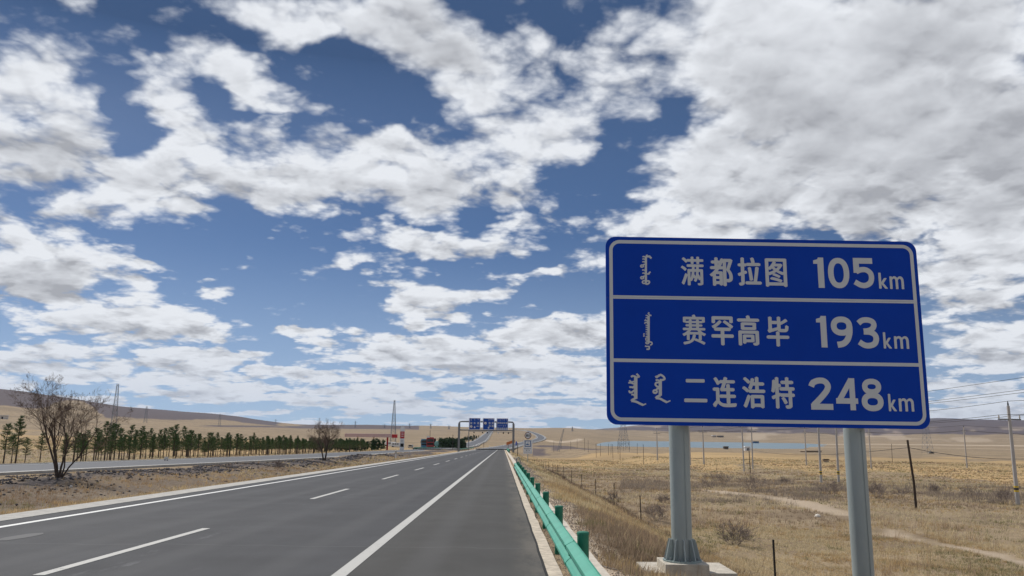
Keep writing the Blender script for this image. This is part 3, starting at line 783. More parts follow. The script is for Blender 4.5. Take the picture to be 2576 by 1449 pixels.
for ch, bb in (('满', (583, 195, 742, 398)), ('都', (783, 200, 945, 403)), ('拉', (978, 200, 1142, 400)), ('图', (1170, 208, 1320, 408)),
               ('赛', (593, 597, 757, 810)), ('罕', (795, 610, 950, 815)), ('高', (976, 602, 1130, 817)), ('毕', (1178, 612, 1335, 823)),
               ('二', (605, 1046, 765, 1210)), ('连', (803, 1030, 970, 1247)), ('浩', (1010, 1030, 1170, 1253)), ('特', (1212, 1032, 1375, 1255))):
    put_glyph('chinese_character', ch, box_of(*bb), .030 if ch not in '满赛' else .020, sgn)
def ell(cx_, cy_, rx_, ry_, p=2.25, n=36):
    out = []
    for i in range(n):
        a = 2*math.pi*i/n; c_, s_ = math.cos(a), math.sin(a)
        out.append((cx_+rx_*math.copysign(abs(c_)**(2/p), c_), cy_+ry_*math.copysign(abs(s_)**(2/p), s_)))
    return out
T_ = .195
DIG = {
 '1': (.335, [('P', [(.135, 0), (.335, 0), (.335, 1), (.165, 1), (.135, .94), (0, .90), (0, .79), (.135, .79)])]),
 '0': (.71, [('E', ell(.355, .5, .355-T_/2, .5-.085), T_*.93)]),
 '5': (.69, [('S', [(.65, .905), (.115, .905), (.115, .50)], .19), ('S', smooth([(.10, .535), (.24, .60), (.42, .605), (.56, .50), (.59, .33), (.53, .17), (.38, .087), (.22, .10), (.04, .20)], 6), .175)]),
 '9': (.71, [('E', ell(.355, .695, .255, .215), .185), ('S', smooth([(.612, .69), (.60, .47), (.52, .26), (.38, .135), (.19, .095)], 6), .19)]),
 '3': (.69, [('S', smooth([(.045, .80), (.17, .89), (.34, .91), (.50, .86), (.55, .745), (.49, .63), (.36, .565), (.20, .545)], 6), .175), ('S', smooth([(.20, .53), (.42, .515), (.56, .43), (.595, .29), (.53, .15), (.37, .087), (.20, .10), (.035, .20)], 6), .18)]),
 '2': (.71, [('S', smooth([(.065, .72), (.13, .84), (.30, .91), (.48, .89), (.58, .76), (.55, .62), (.43, .46), (.27, .29), (.115, .135)], 6), .185), ('P', [(.03, 0), (.71, 0), (.71, .185), (.03, .185)])]),
 '4': (.68, [('S', [(.50, .97), (.10, .30)], .17), ('P', [(0, .20), (.68, .20), (.68, .37), (0, .37)]), ('P', [(.43, 0), (.60, 0), (.60, 1), (.43, 1)])]),
 '8': (.71, [('E', ell(.355, .755, .225, .165), .17), ('E', ell(.355, .285, .265, .205), .18)]),
}
def digit(ch, box, parent):
    w, parts = DIG[ch]; b_ = MB(); u0, v0, u1, v1 = box
    fx = lambda p: (u0+p[0]/w*(u1-u0), v0+p[1]*(v1-v0)); hh = v1-v0
    for k, pr in enumerate(parts):
        d = .0150+.0007*k
        if pr[0] == 'P': b_.poly([S(*fx(p), d) for p in pr[1]])
        else:
            for q in ribbon([fx(p) for p in pr[1]], pr[2]*hh, pr[0] == 'E'): b_.poly([S(*p, d) for p in q])
    return b_.build('digit', M_white, parent)
for ch, bb in (('1', (1507, 202, 1578, 414)), ('0', (1605, 205, 1755, 416)), ('5', (1780, 205, 1927, 416)),
               ('1', (1527, 608, 1597, 828)), ('9', (1627, 612, 1778, 832)), ('3', (1812, 616, 1958, 835)),
               ('2', (1477, 1037, 1637, 1262)), ('4', (1660, 1040, 1812, 1265)), ('8', (1838, 1045, 1988, 1270))):
    digit(ch, box_of(*bb), sgn)
for ch, bb in (('k', (1958, 308, 2020, 420)), ('m', (2035, 332, 2133, 423)), ('k', (1990, 722, 2048, 836)), ('m', (2066, 748, 2168, 838)), ('k', (2025, 1150, 2082, 1272)), ('m', (2098, 1180, 2203, 1274))):
    put_glyph('unit_letter', ch, box_of(*bb), .028, sgn)
# Mongolian words: strokes traced as lines, in the enlargement's own coordinates
def m1(X, Y): return (2400+X/4.83)*.63889, (960+Y/4.83)*.63889
def m2(X, Y): return (2420+X/3.45)*.63889, (1200+Y/3.45)*.63889
K1 = uv(*m1(10, 0))[0]-uv(*m1(0, 0))[0]; K2 = uv(*m2(10, 0))[0]-uv(*m2(0, 0))[0]; K1 *= .125; K2 *= .125
def mong(strokes, f, k):
    b_ = MB()
    for n_, (w, pts, cl) in enumerate(strokes):
        P_ = [uv(*f(*p)) for p in pts]
        if len(P_) > 2: P_ = smooth(P_, 5, cl)
        ws = [w*k]*len(P_)
        for q in ribbon(P_, ws, cl): b_.poly([S(*p, .0150+.00035*n_) for p in q])
    return b_.build('mongolian_word', M_white, sgn)
def circ(cx_, cy_, rx_, ry_): return [(cx_+rx_*math.cos(a*math.pi/4), cy_+ry_*math.sin(a*math.pi/4)) for a in range(8)]
mong([(34, [(688, 240), (688, 755)], 0), (30, [(700, 212), (718, 245), (755, 242), (772, 262), (795, 280)], 0), (20, [(625, 255), (650, 245), (690, 262)], 0), (18, [(622, 297), (650, 292), (685, 312)], 0),
      (18, [(622, 349), (650, 344), (685, 364)], 0), (20, circ(615, 427, 27, 20), 1), (18, [(632, 408), (655, 395), (690, 400)], 0), (18, [(618, 505), (650, 502), (685, 520)], 0), (18, [(622, 565), (650, 560), (690, 585)], 0),
      (22, [(700, 575), (745, 575), (752, 552), (778, 540)], 0), (20, circ(617, 650, 27, 20), 1), (18, [(635, 632), (655, 618), (690, 622)], 0), (20, circ(657, 732, 36, 26), 1), (24, [(700, 712), (745, 712), (752, 745), (720, 768), (680, 768)], 0)], m1, K1)
mong([(26, [(459, 150), (459, 520)], 0), (15, [(470, 108), (456, 120), (472, 140), (498, 150)], 0), (11, [(420, 148), (435, 146), (455, 158)], 0), (11, [(420, 180), (435, 178), (455, 190)], 0), (13, [(403, 218), (425, 212), (455, 240)], 0), (11, [(415, 200), (430, 215), (455, 225)], 0),
      (13, [(403, 258), (425, 240), (455, 265)], 0), (11, [(420, 282), (435, 280), (455, 295)], 0), (11, [(420, 310), (435, 308), (455, 322)], 0), (11, [(420, 340), (435, 338), (455, 352)], 0), (11, [(420, 372), (435, 370), (455, 384)], 0), (11, [(420, 402), (435, 398), (455, 412)], 0),
      (11, [(420, 434), (435, 430), (455, 444)], 0), (16, [(388, 396), (404, 402)], 0), (16, [(386, 422), (404, 428)], 0), (12, [(450, 452), (425, 455), (422, 480), (446, 484)], 0), (13, circ(442, 518, 20, 14), 1), (14, [(470, 505), (500, 512), (504, 535), (480, 552)], 0),
      (14, [(410, 560), (430, 568), (458, 566)], 0), (16, [(465, 560), (466, 600), (450, 606), (430, 604)], 0)], m2, K2)
mong([(36, [(285, 975), (285, 1278)], 0), (20, [(295, 938), (322, 965), (328, 978), (300, 985)], 0), (20, [(222, 982), (245, 968), (290, 980)], 0), (17, [(200, 1026), (225, 1050), (270, 1040)], 0), (17, [(185, 1062), (215, 1060), (270, 1080)], 0), (19, [(198, 1120), (230, 1120), (272, 1128)], 0), (17, [(240, 1135), (265, 1100)], 0),
      (20, [(195, 1165), (205, 1190), (232, 1188), (270, 1160)], 0), (18, [(225, 1222), (250, 1220), (275, 1245)], 0), (22, [(290, 1268), (240, 1290), (225, 1308)], 0), (24, [(225, 1305), (290, 1318), (340, 1342), (385, 1362)], 0), (14, [(380, 1366), (424, 1344)], 0)], m2, K2)
mong([(34, [(618, 1025), (618, 1235)], 0), (22, [(556, 968), (570, 985), (590, 968), (605, 962), (605, 945)], 0), (22, [(610, 950), (640, 960), (668, 985), (675, 1010), (645, 1022), (610, 1022)], 0), (18, [(556, 1030), (575, 1022), (600, 1030)], 0),
      (20, [(605, 1055), (565, 1060), (552, 1085), (575, 1112), (602, 1115)], 0), (20, circ(548, 1180, 24, 20), 1), (18, [(560, 1160), (580, 1140), (605, 1140)], 0), (24, [(620, 1232), (575, 1250), (555, 1270)], 0), (24, [(556, 1268), (610, 1275), (660, 1300), (708, 1326)], 0), (14, [(702, 1328), (755, 1302)], 0)], m2, K2)
# posts, rails and clamps on the back
postx = []
for px_b, py_b in ((1713.5, 1300), (2160, 1265)):
    d = ray(px_b, py_b); postx.append(d[0]*(SY+.24)/d[1]-scx)
PR = .165
for i, x in enumerate(postx):
    gzp = Hs(scx+x, SY+.24)
    fz = (base_z if i == 0 else gzp+.12) - base_z
    m = MB().lathe([(PR, fz+.05), (PR, DZ+SHT/2-.12)], 28, (x, .24, 0)); m.lathe([(PR+.008, DZ+SHT/2-.12), (PR+.008, DZ+SHT/2-.095), (PR*.6, DZ+SHT/2-.07)], 28, (x, .24, 0))
    p = m.build('post', M_galv, sgn, smooth=True)
    # seam weld down the tube
    MB().box(x-.004+.05, x+.004+.05, .24-PR-.003, .24-PR+.02, fz+.4, DZ-SHT/2-.05).build('weld_seam', M_galv, p)
    MB().lathe([(.31, fz+.035), (.31, fz+.06)], 28, (x, .24, 0)).build('base_flange', M_galv_dk, p)
    for k in range(10):
        a = 2*math.pi*(k+.42)/10; u = Vector((math.cos(a), math.sin(a), 0)); w = Vector((-u.y, u.x, 0))*.009; c0 = Vector((x, .24, fz))
        pr_ = [(PR+.002, .062), (.295, .062), (PR+.052, .375), (PR+.002, .375)]
        g = MB(); g.v = [tuple(c0+u*r_+Vector((0, 0, z_))+w) for r_, z_ in pr_] + [tuple(c0+u*r_+Vector((0, 0, z_))-w) for r_, z_ in pr_]
        g.f = [(0, 1, 2, 3), (7, 6, 5, 4), (0, 4, 5, 1), (1, 5, 6, 2), (2, 6, 7, 3), (3, 7, 4, 0)]; g.build('gusset', M_galv, p)
    for k in range(10):
        a = 2*math.pi*(k-.08)/10
        MB().lathe([(.016, fz+.06), (.016, fz+.10)], 6, (x+.265*math.cos(a), .24+.265*math.sin(a), 0)).build('bolt', M_steel, p)
    # concrete cap and wide footing
    f = MB().box(x-.345, x+.345, .24-.36, .24+.36, fz-.17, fz+.034).build('footing', M_conc_old, sgn, bevel=.008)
    MB().box(x-.62, x+.80, .24-.30, .24+.75, fz-.45, fz-.10).build('footing_slab', M_conc_old, f, bevel=.01)
for v in np.linspace(-SHT/2+.25, SHT/2-.25, 6):
    m = MB(); m.box(-SWD/2+.15, SWD/2-.15, .0185, .062, DZ+v-.04, DZ+v+.04).build('back_rail', M_alu, sgn)
    for x in postx: MB().lathe([(PR+.006, DZ+v-.03), (PR+.006, DZ+v+.03)], 24, (x, .24, 0)).build('clamp', M_galv, sgn)

# ------------------------------------------------------------------ guardrail
gr = thing('guardrail', 'green steel guardrail with round posts along the right road edge', 'guardrail', (0, 0, 0))
PROF = [(.090, .600), (.100, .592), (.062, .578), (.0, .545), (-.002, .510), (.030, .474), (.066, .450), (.070, .432), (.066, .414), (.030, .390), (-.002, .354), (.0, .319), (.062, .286), (.100, .272), (.090, .264)]
def w_beam(y0, y1, x0, dz=0.0):
    m = MB(); n = len(PROF); yy = [y0, y1]
    for y in yy: m.v += [(x0+px_, y, road_z(y)+pz_+dz) for px_, pz_ in PROF]
    for y in yy: m.v += [(x0+px_+.006, y, road_z(y)+pz_+dz) for px_, pz_ in PROF]
    for i in range(n-1):
        m.f.append((i, i+1, n+i+1, n+i)); m.f.append((2*n+i, 3*n+i, 3*n+i+1, 2*n+i+1))
    for e in (0, n): m.f += [(e+i, 2*n+e+i, 2*n+e+i+1, e+i+1) for i in range(n-1)]
    m.f += [(0, n, 3*n, 2*n), (n-1, 3*n-1, 4*n-1, 2*n-1)]
    return m
BX = .735; g0 = 9.46
bolt_me = MB().lathe([(.014, 0), (.014, .012), (.006, .016)], 6).mesh('bolt', M_post)
posts_y = [g0+4*k for k in range(-3, 11)]
first = None
for k, y in enumerate(posts_y):
    z = road_z(y)
    if first is None:
        po = MB().lathe([(.068, -.35), (.068, .655)], 20).build('post', M_post, gr, smooth=True)
        MB().lathe([(.072, .640), (.073, .664), (.066, .674), (.03, .680)], 20).build('cap', M_post, po, smooth=True)
        sp = MB().box(-.168, -.062, -.05, .05, .30, .545).build('spacer', M_post, gr, bevel=.008)
        first = (po, sp)
    else:
        po, sp = first[0].copy(), first[1].copy()
        for o_ in (po, sp): C.objects.link(o_); o_.parent = gr
        cp = first[0].children[0].copy(); C.objects.link(cp); cp.parent = po
    po.location = (.95, y, z); sp.location = (.95+.0, y, z)
    if k < len(posts_y)-1:
        be = w_beam(y-.17, y+4.0-.17, BX, 0).build('rail_beam', M_rail, gr)
        w_beam(y+3.81, y+3.99, BX-.0065, .001).build('lap_joint', M_rail, be)
        for zz in (.53, .335):
            for yy in (y+3.84, y+3.90):
                MB().box(BX-.012, BX-.004, yy, yy+.03, road_z(yy)+zz-.006, road_z(yy)+zz+.006).build('slot_bolt', M_post, be)
ye = posts_y[-1]; end = w_beam(ye-.17, ye+.55, BX, 0).build('rail_beam', M_rail, gr)
MB().lathe([(.15, -.0), (.15, .30)], 14, (BX+.14, ye+.56, road_z(ye)+.27)).build('end_terminal', M_rail, gr, smooth=True)
hoop = thing('hoop', 'small dark metal hoop standing behind the far end of the guardrail', 'hoop', (1.0, ye+1.6, road_z(ye+1.6)-.1))
MB().tube([(-.12, 0, -.1), (-.12, 0, .85), (-.09, 0, .97), (0, 0, 1.03), (.09, 0, .97), (.12, 0, .85), (.12, 0, .45)], .03, 6).build('bar', M_steel, hoop)

# two more lengths of rail by the gantry
def short_rail(name, label, pa, pb, n, side):
    A_, B_ = Vector(pa), Vector(pb); t_ = thing(name, label, 'guardrail', tuple(A_), group='short guardrails by the gantry'); L = B_-A_
    for k in range(n):
        p = L*(k/(n-1)); q = Vector((A_.x+p.x, A_.y+p.y, 0)); z = Hs(q.x, q.y)-A_.z
        MB().lathe([(.08, z-.3), (.08, z+.95)], 8, (p.x, p.y, 0)).build('post', M_post, t_)
        if k < n-1:
            p2 = L*((k+1)/(n-1)); z2 = Hs(A_.x+p2.x, A_.y+p2.y)-A_.z
            MB().beam((p.x+side*.12, p.y, z+.68), (p2.x+side*.12, p2.y, z2+.68), .07, .36).build('rail_beam', M_rail, t_)
    return t_
short_rail('guardrail', 'short green guardrail at the left leg of the overhead gantry', G(1152, 1133.5), G(1191, 1130), 9, .6)
short_rail('guardrail', 'short green guardrail at the right leg of the overhead gantry', (1.6, 190, Hs(1.6, 190)), (1.4, 262, Hs(1.4, 262)), 9, -.6)
short_rail('guardrail', 'low green guardrail in front of the parked trucks', G(1041, 1131), G(1104, 1130), 15, 0)

# ------------------------------------------------------------------ gantry
gy_ = 232.0; d = ray(1291.5, 1100); gxR = d[0]*gy_/d[1]; d = ray(1154.6, 1095); gxL = d[0]*gy_/d[1]
zR = Hs(gxR, gy_); zL = Hs(gxL, gy_); gtop = CAMZ + ray(1222, 1061)[2]/ray(1222, 1061)[1]*gy_
gan = thing('sign_gantry', 'grey steel gantry spanning the road with three blue lane signs', 'gantry', (gxL, gy_, zL))
gw = gxR-gxL; gt = gtop-zL
MB().beam((0, 0, -.2), (0, 0, gt-.5), .62, .5).build('leg', M_steel, gan, bevel=.03)
MB().beam((gw, 0, zR-zL-.2), (gw, 0, gt-.5), .62, .5).build('leg', M_steel, gan, bevel=.03)
MB().tube([(0, 0, gt-.6), (.06, 0, gt-.28), (.35, 0, gt-.05), (.9, 0, gt), (gw-.9, 0, gt), (gw-.35, 0, gt-.05), (gw-.06, 0, gt-.28), (gw, 0, gt-.6)], .22, 8).build('top_beam', M_steel, gan)
MB().tube([(.2, 0, gt-2.45), (gw-.2, 0, gt-2.45)], .17, 8).build('lower_beam', M_steel, gan)
for f_ in (.29, .5, .71): MB().beam((gw*f_-.4, 0, gt-2.3), (gw*f_-.4, 0, gt-.15), .18).build('brace', M_steel, gan)
def gsx(px): d = ray(px, 1080); return d[0]*(gy_-.5)/d[1]-gxL
def gsz(py, px=1222): d = ray(px, py); return CAMZ+d[2]/d[1]*(gy_-.5)-zL
def gant_sign(x0, x1, rows, extra):
    z0, z1 = gsz(1081.3), gsz(1051.8); w = x1-x0; h = z1-z0
    p = MB().box(x0, x1, -.55, -.47, z0, z1).build('sign_panel', M_blue2, gan)
    P_ = lambda u, v, d_: (x0+u*w, -.55-d_, z0+v*h)
    fr = MB()
    for q in ribbon([(.02, .02), (.98, .02), (.98, .98), (.02, .98)], .035, True): fr.poly([P_(u, v, .02) for u, v in q])
    fr.build('border', M_white2, p)
    for ch, u, v, s in rows: put_glyph('sign_character', ch, (u-s*.5, v-s*.5, u+s*.5, v+s*.5), .035, p, P_, .02)
    for u, v, hh in extra.get('m', []):
        m = MB(); 
        for k, q in enumerate(ribbon([(u, v+hh/2), (u, v-hh/2)], .014)): m.poly([P_(a, b_, .02) for a, b_ in q])
        for j in range(3):
            vv = v+hh/2-.02-j*hh/3
            for q in ribbon([(u-.03, vv+.01), (u-.004, vv-.012)], .012): m.poly([P_(a, b_, .024) for a, b_ in q])
        m.build('mongolian_word', M_white2, p)
    for u, v in extra.get('arrow', []):
        m = MB(); m.poly([P_(a, b_, .02) for a, b_ in ((u-.025, v), (u+.025, v), (u+.025, v+.10), (u-.025, v+.10))][:4])
        m.poly([P_(a, b_, .021) for a, b_ in ((u, v-.085), (u+.085, v+.02), (u+.06, v+.04), (u, v-.02), (u-.06, v+.04), (u-.085, v+.02))]); m.build('arrow', M_white2, p)
    for u, v, s in extra.get('disc', []):
        m = MB(); m.poly([P_(*q, .02) for q in ell(u, v, .13, .13, 2, 20)]); dk = m.build('speed_disc', M_white2, p)
        m = MB()
        for q in ribbon(ell(u, v, .118, .118, 2, 20), .028, True): m.poly([P_(a, b_, .026) for a, b_ in q])
        m.build('ring', M_darkred, dk)
        for i_, c_ in enumerate(s):
            n_ = len(s); ww = .05; put_glyph('digit', c_, (u+(i_-n_/2)*ww+.004, v-.045, u+(i_-n_/2+1)*ww-.004, v+.045), .03, dk, P_, .028, M_black)
    return p
gant_sign(gsx(1179.5), gsx(1208.3), [('客', .2, .56, .19), ('车', .5, .56, .18), ('道', .8, .56, .19), ('1', .71, .30, .07), ('0', .78, .30, .09), ('0', .86, .30, .09)], {'m': [(.2, .84, .18), (.5, .86, .13), (.8, .87, .08)], 'arrow': [(.5, .20)], 'disc': [(.2, .27, '60')]})
gant_sign(gsx(1214.3), gsx(1243.8), [('客', .58, .58, .19), ('货', .84, .58, .19), ('车', .60, .34, .19), ('道', .84, .34, .19)], {'m': [(.5, .86, .14), (.6, .88, .09), (.7, .88, .09), (.8, .88, .08), (.9, .89, .07)], 'arrow': [(.5, .17)], 'disc': [(.22, .57, '60')]})
gant_sign(gsx(1249), gsx(1278.2), [(c_, .14+.18*i, .60, .165) for i, c_ in enumerate('非机动车道')] + [(c_, .14+.18*i, .13, .165) for i, c_ in enumerate('紧急停车带')],
    {'m': [(.13, .88, .08), (.31, .85, .15), (.49, .88, .08), (.67, .87, .11), (.85, .88, .07), (.22, .37, .1), (.4, .38, .07), (.6, .36, .15), (.78, .38, .08)]})

# ------------------------------------------------------------------ speed sign with the panel below
ps = G(1327.5, 1162); dd = math.hypot(ps.x, ps.y); kk = mpp(ps)
sp_ = thing('speed_sign', 'round white 100 speed limit sign above a white panel with ship pictogram', 'road sign', tuple(ps))
zt = lambda py: (1162-py)*kk
MB().lathe([(.05, -.3), (.05, zt(1098))], 10, (0, .06, 0)).build('post', M_galv, sp_)
r0_ = 8.3*kk
def PS(u, v, d_): return (u, -d_, v)
m = MB().prism(ell(0, zt(1098.3), r0_, r0_, 2, 32), -.01, .012); dsc = m.build('disc', M_wpaint, sp_)
m = MB()
for q in ribbon(ell(0, zt(1098.3), r0_*.89, r0_*.89, 2, 32), r0_*.2, True): m.poly([PS(a, b_, .013) for a, b_ in q])
m.build('ring', M_darkred, dsc)
for c_, u in (('1', -.42), ('0', -.06), ('0', .36)):
    w = .12 if c_ == '1' else .175; put_glyph('digit', c_, ((u-w)*r0_, zt(1098.3)-.40*r0_, (u+w)*r0_, zt(1098.3)+.40*r0_), .10, dsc, PS, .014, M_black)
pw = 10.9*kk; z1_, z0_ = zt(1109.5), zt(1142.3); ph_ = z1_-z0_
pn = MB().box(-pw, pw, -.01, .012, z0_, z1_).build('panel', M_wpaint, sp_)
sq = [(x*.62*pw, z0_+ph_*.74+z*.62*pw) for x, z in ((-1, -1), (1, -1), (1, 1), (-1, 1))]
m = MB(); [m.poly([PS(a, b_, .013) for a, b_ in q]) for q in ribbon(sq, .16*pw, True)]; pic = m.build('pictogram', M_bluebox, pn)
zc0 = z0_+ph_*.72
MB().poly([PS(x*pw, zc0+z*pw, .014) for x, z in ((-.36, .02), (-.28, .06), (.0, -.02), (.38, -.18), (.36, -.26), (-.36, -.24))]).poly([PS(x*pw, zc0+z*pw, .0145) for x, z in ((-.05, .0), (.08, .0), (.05, .2), (.03, .38), (-.01, .38), (-.03, .2))]).build('ship', M_bluebox, pn)
for i, c_ in enumerate('前方200米'):
    w = (.13, .13, .075, .075, .075, .13)[i]*pw; u = (-.68, -.38, -.14, .06, .26, .56)[i]*pw
    put_glyph('sign_character', c_, (u-w, z0_+ph_*.335, u+w, z0_+ph_*.41), .03, pn, PS, .014, M_black)
for i, c_ in enumerate('码头'):
    u = (-.25, .3)[i]*pw; put_glyph('sign_character', c_, (u-.14*pw, z0_+ph_*.22, u+.14*pw, z0_+ph_*.295), .03, pn, PS, .014, M_black)
for u in (-.7, -.45, -.2, .05, .3, .7):
    m = MB()
    for q in ribbon([(u*pw, z0_+ph_*.15), (u*pw, z0_+ph_*.08)], .05*pw): m.poly([PS(a, b_, .014) for a, b_ in q])
    m.build('mongolian_word', M_black, pn)
for v in (z0_+.15, z1_-.15): MB().box(-.09, .09, .013, .12, v-.02, v+.02).build('clamp', M_galv, sp_)

# ------------------------------------------------------------------ fence of thin posts
fen = thing('wire_fence', 'thin dark steel post and wire fence below the embankment', 'fence', (7, 10, Hs(7, 10)))
fp = []
y = 10.6; k = 0
post_me = MB().box(-.022, .022, -.022, .022, -.3, 1.33).mesh('post', M_blackpost)
fx_ = lambda y: 7.0 + .9*float(sst(np.array(y), 110, 220))
while y < 250:
    x = fx_(y); z = Hs(x, y); fp.append(Vector((x, y, z)))
    o = link('post', post_me, fen, (x-7, y-10, z-fen.location.z)); o.rotation_euler = (random.uniform(-.03, .03), random.uniform(-.035, .03), 0)
    y += 10.1 + random.uniform(-.4, .4)
for h_ in (.25, .55, .85, 1.15):
    MB().tube([p-fen.location+Vector((0, 0, h_)) for p in fp], .0035, 3).build('wire', M_fwire, fen)
# debris and stubble caught along the fence foot are part of the grass below

# small fluorescent-topped stake near the camera
st = G(1937, 1470)

# ------------------------------------------------------------------ utility poles and wires
def pole_parts(o, Ht, r0=.155, r1=.10, arm=True, bands=False, lean=0):
    MB().lathe([(r0, -.4), (r1, Ht)], 12).build('shaft', M_polecon, o, smooth=True)
    if arm:
        MB().box(-.85, .85, -.05, .05, Ht-1.05, Ht-.95).build('crossarm', M_steel, o)
        for x in (-.78, .78): MB().lathe([(.03, Ht-.95), (.055, Ht-.85), (.03, Ht-.70)], 8, (x, 0, 0)).build('insulator', M_conc_old, o)
        MB().lathe([(.04, Ht), (.06, Ht+.12), (.02, Ht+.35)], 8).build('insulator', M_black, o)
    if bands:
        for i, z in enumerate((.95, 1.10, 1.25)): MB().lathe([(r0+.004, z), (r0+.004, z+.12)], 12).build('band', M_yellow if i % 2 == 0 else M_black, o)
POLES = [ # base px, py, height, label, arm, bands, line
 (2561, 1271, 8.1, 'concrete utility pole with yellow-black bands at the far right, tallest in view', True, True, 'A'),
 (2110, 1214, 8.3, 'concrete utility pole with yellow-black bands just left of the right sign post', True, True, 'A'),
 (1894, 1180, 8.2, 'slim concrete pole behind the twiggy shrub, right one of a close pair', True, False, 'A'),
 (1771, 1168, 8.2, 'thick grey utility pole between the left sign post and the shrubs', True, False, 'A'),
 (1654, 1158, 8.2, 'grey utility pole standing just left of the left sign post', True, False, 'A'),
 (2066, 1214, 9.6, 'concrete utility pole second to the left from the right sign post', True, True, 'B'),
 (1872, 1186, 9.0, 'pale concrete pole behind the twiggy shrub, left one of a close pair', True, False, 'B'),
 (1737, 1172, 8.5, 'thin dark pole close beside the right edge of the left sign post', False, False, 'B'),
 (2029, 1171, 6.8, 'grey utility pole halfway between the two sign posts', True, False, 'C'),
 (2192, 1179, 6.6, 'grey utility pole just right of the right sign post', True, False, 'C'),
 (2433, 1177, 7.2, 'grey utility pole standing in the golden plain before the dark hills', True, False, 'C'),
]
lines = {'A': [], 'B': [], 'C': []}
for px, py, Ht, lab, arm, bands, ln in POLES:
    p = G(px, py); Ht = {2561: 241, 2029: 90, 2192: 97, 2433: 99}.get(px, 0)*mpp(p) or Ht*.93
    o = thing('utility_pole', lab, 'utility pole', tuple(p), 0 if ln != 'C' else 1.4, 'utility poles on the plain')
    pole_parts(o, Ht, .15 if px > 2000 else (.19 if px in (1771, 1654) else .13), .10, arm, bands)
    o.rotation_euler[1] = random.uniform(-.012, .012)
    lines[ln].append((p, Ht))
# the next poles of each line, outside the frame on the right
for ln, (x, y, Ht) in (('A', (46.0, 33.0, 8.4)), ('B', (41.0, 34.0, 10.0)), ('C', (118, 140, 7.2))):
    p = Vector((x, y, Hs(x, y))); o = thing('utility_pole', 'utility pole carrying the wires on beyond the right edge of view', 'utility pole', tuple(p), 0 if ln != 'C' else 1.4, 'utility poles on the plain'); pole_parts(o, Ht)
    lines[ln].insert(0 if ln != 'C' else len(lines[ln]), (p, Ht))
def wire(a, b_, sag, r, lab):
    n = 12; pts = []
    for i in range(n+1):
        s = i/n; q = a.lerp(b_, s); q.z -= sag*4*s*(1-s); pts.append(q)
    o = MB().tube([p-a for p in pts], r, 3).build('power_cable', M_wire, None, loc=tuple(a))
    tag(o, lab, 'cable', 'power cables strung between the utility poles')
SPANS = {'A': ['from the far-right banded pole past the right edge', 'between the far-right and the next banded pole', 'between banded pole and slim shrub pole', 'from the slim shrub pole to the thick pole', 'behind the left sign post'],
 'B': ['running up past the right edge from the taller banded pole', 'from the taller banded pole to the pale shrub pole', 'from the pale shrub pole to the left sign post'],
 'C': ['across behind the right sign post', 'across the plain right of the right sign post', 'across the dark hills at the right edge']}
NM = {'A': 'near row of utility poles', 'B': 'taller row of utility poles', 'C': 'cross row of utility poles before the hills'}
for ln, L_ in lines.items():
    for i in range(len(L_)-1):
        (p, h1), (q, h2) = L_[i], L_[i+1]
        for n_, (off, dz_) in enumerate((((-.78, 0), -.68), ((.78, 0), -.68), ((0, 0), .35))):
            ox = off if ln != 'C' else (0, off[0])
            pos_ = ('left-hand', 'right-hand', 'topmost')[n_] if ln != 'C' else ('nearer', 'farther', 'topmost')[n_]
            wire(p+Vector((ox[0], ox[1], h1+dz_)), q+Vector((ox[0], ox[1], h2+dz_)), .35, .020 if min(p.y, q.y) < 70 else .026, pos_ + ' cable ' + SPANS[ln][i])
# dark wooden pole with a slack cable
pd_ = G(2305, 1279)
wp = thing('wooden_pole', 'dark leaning wooden pole on the plain right of the right sign post', 'wooden pole', tuple(pd_))
MB().tube([(0, 0, -.3), (-.02, 0, 1.6), (-.10, 0, 100*mpp(pd_)), (-.22, 0, 164*mpp(pd_))], [.085, .08, .075, .07], 8).build('shaft', M_wood, wp)
hk = pd_+Vector((-.2, 0, 146*mpp(pd_)))
a_ = G(2700, 1262); wire(hk, Vector((a_.x, a_.y, a_.z+3.6)), .5, .02, 'slack black cable sagging right from the dark wooden pole')
a_ = G(1888, 1190); lowp = thing('wooden_pole', 'short dark post among the twiggy shrubs', 'wooden pole', tuple(a_)); MB().tube([(0, 0, -.2), (-.1, 0, 4.0)], .06, 6).build('shaft', M_wood, lowp)
wire(hk, a_+Vector((-.1, 0, 3.8)), .7, .018, 'slack black cable sagging left from the dark wooden pole')
TP = [(1393, 1136, 26), (1421, 1140, 0), (1471, 1135, 40), (1500, 1151, 34), (1520, 1139, 0), (1531, 1145, 28), (1537, 1143, 25), (1542, 1153, 34), (1555, 1142, 32), (1560, 1158, 43), (1568, 1134, 30), (1583, 1137, 28), (1603, 1143, 27), (1619.5, 1169, 49), (1452, 1128, 24), (1412, 1128, 20), (1803, 1183, 16), (2245, 1163, 45), (1480, 1138, 30), (1511, 1147, 30), (1436, 1133, 22)]
for i, (px, py, hp) in enumerate(TP):
    if not hp: continue
    p = G(px, py); Ht = hp*mpp(p); Ht = min(Ht, 5)
    lab = {1619.5: 'nearest thin dark stake of the scattered stakes before the lake', 1803: 'short dark stake beside the grey shrubs', 2245: 'thin grey stake just left of the dark leaning wooden pole'}.get(px, 'thin dark stake among the scattered stakes on the plain before the lake')
    o = MB().tube([(0, 0, -.2), (random.uniform(-.1, .1), 0, Ht)], .05 if Ht > 1.6 else .03, 5).build('field_stake', M_blackpost, None, loc=tuple(p))
    tag(o, lab, 'stake', 'scattered stakes on the plain')

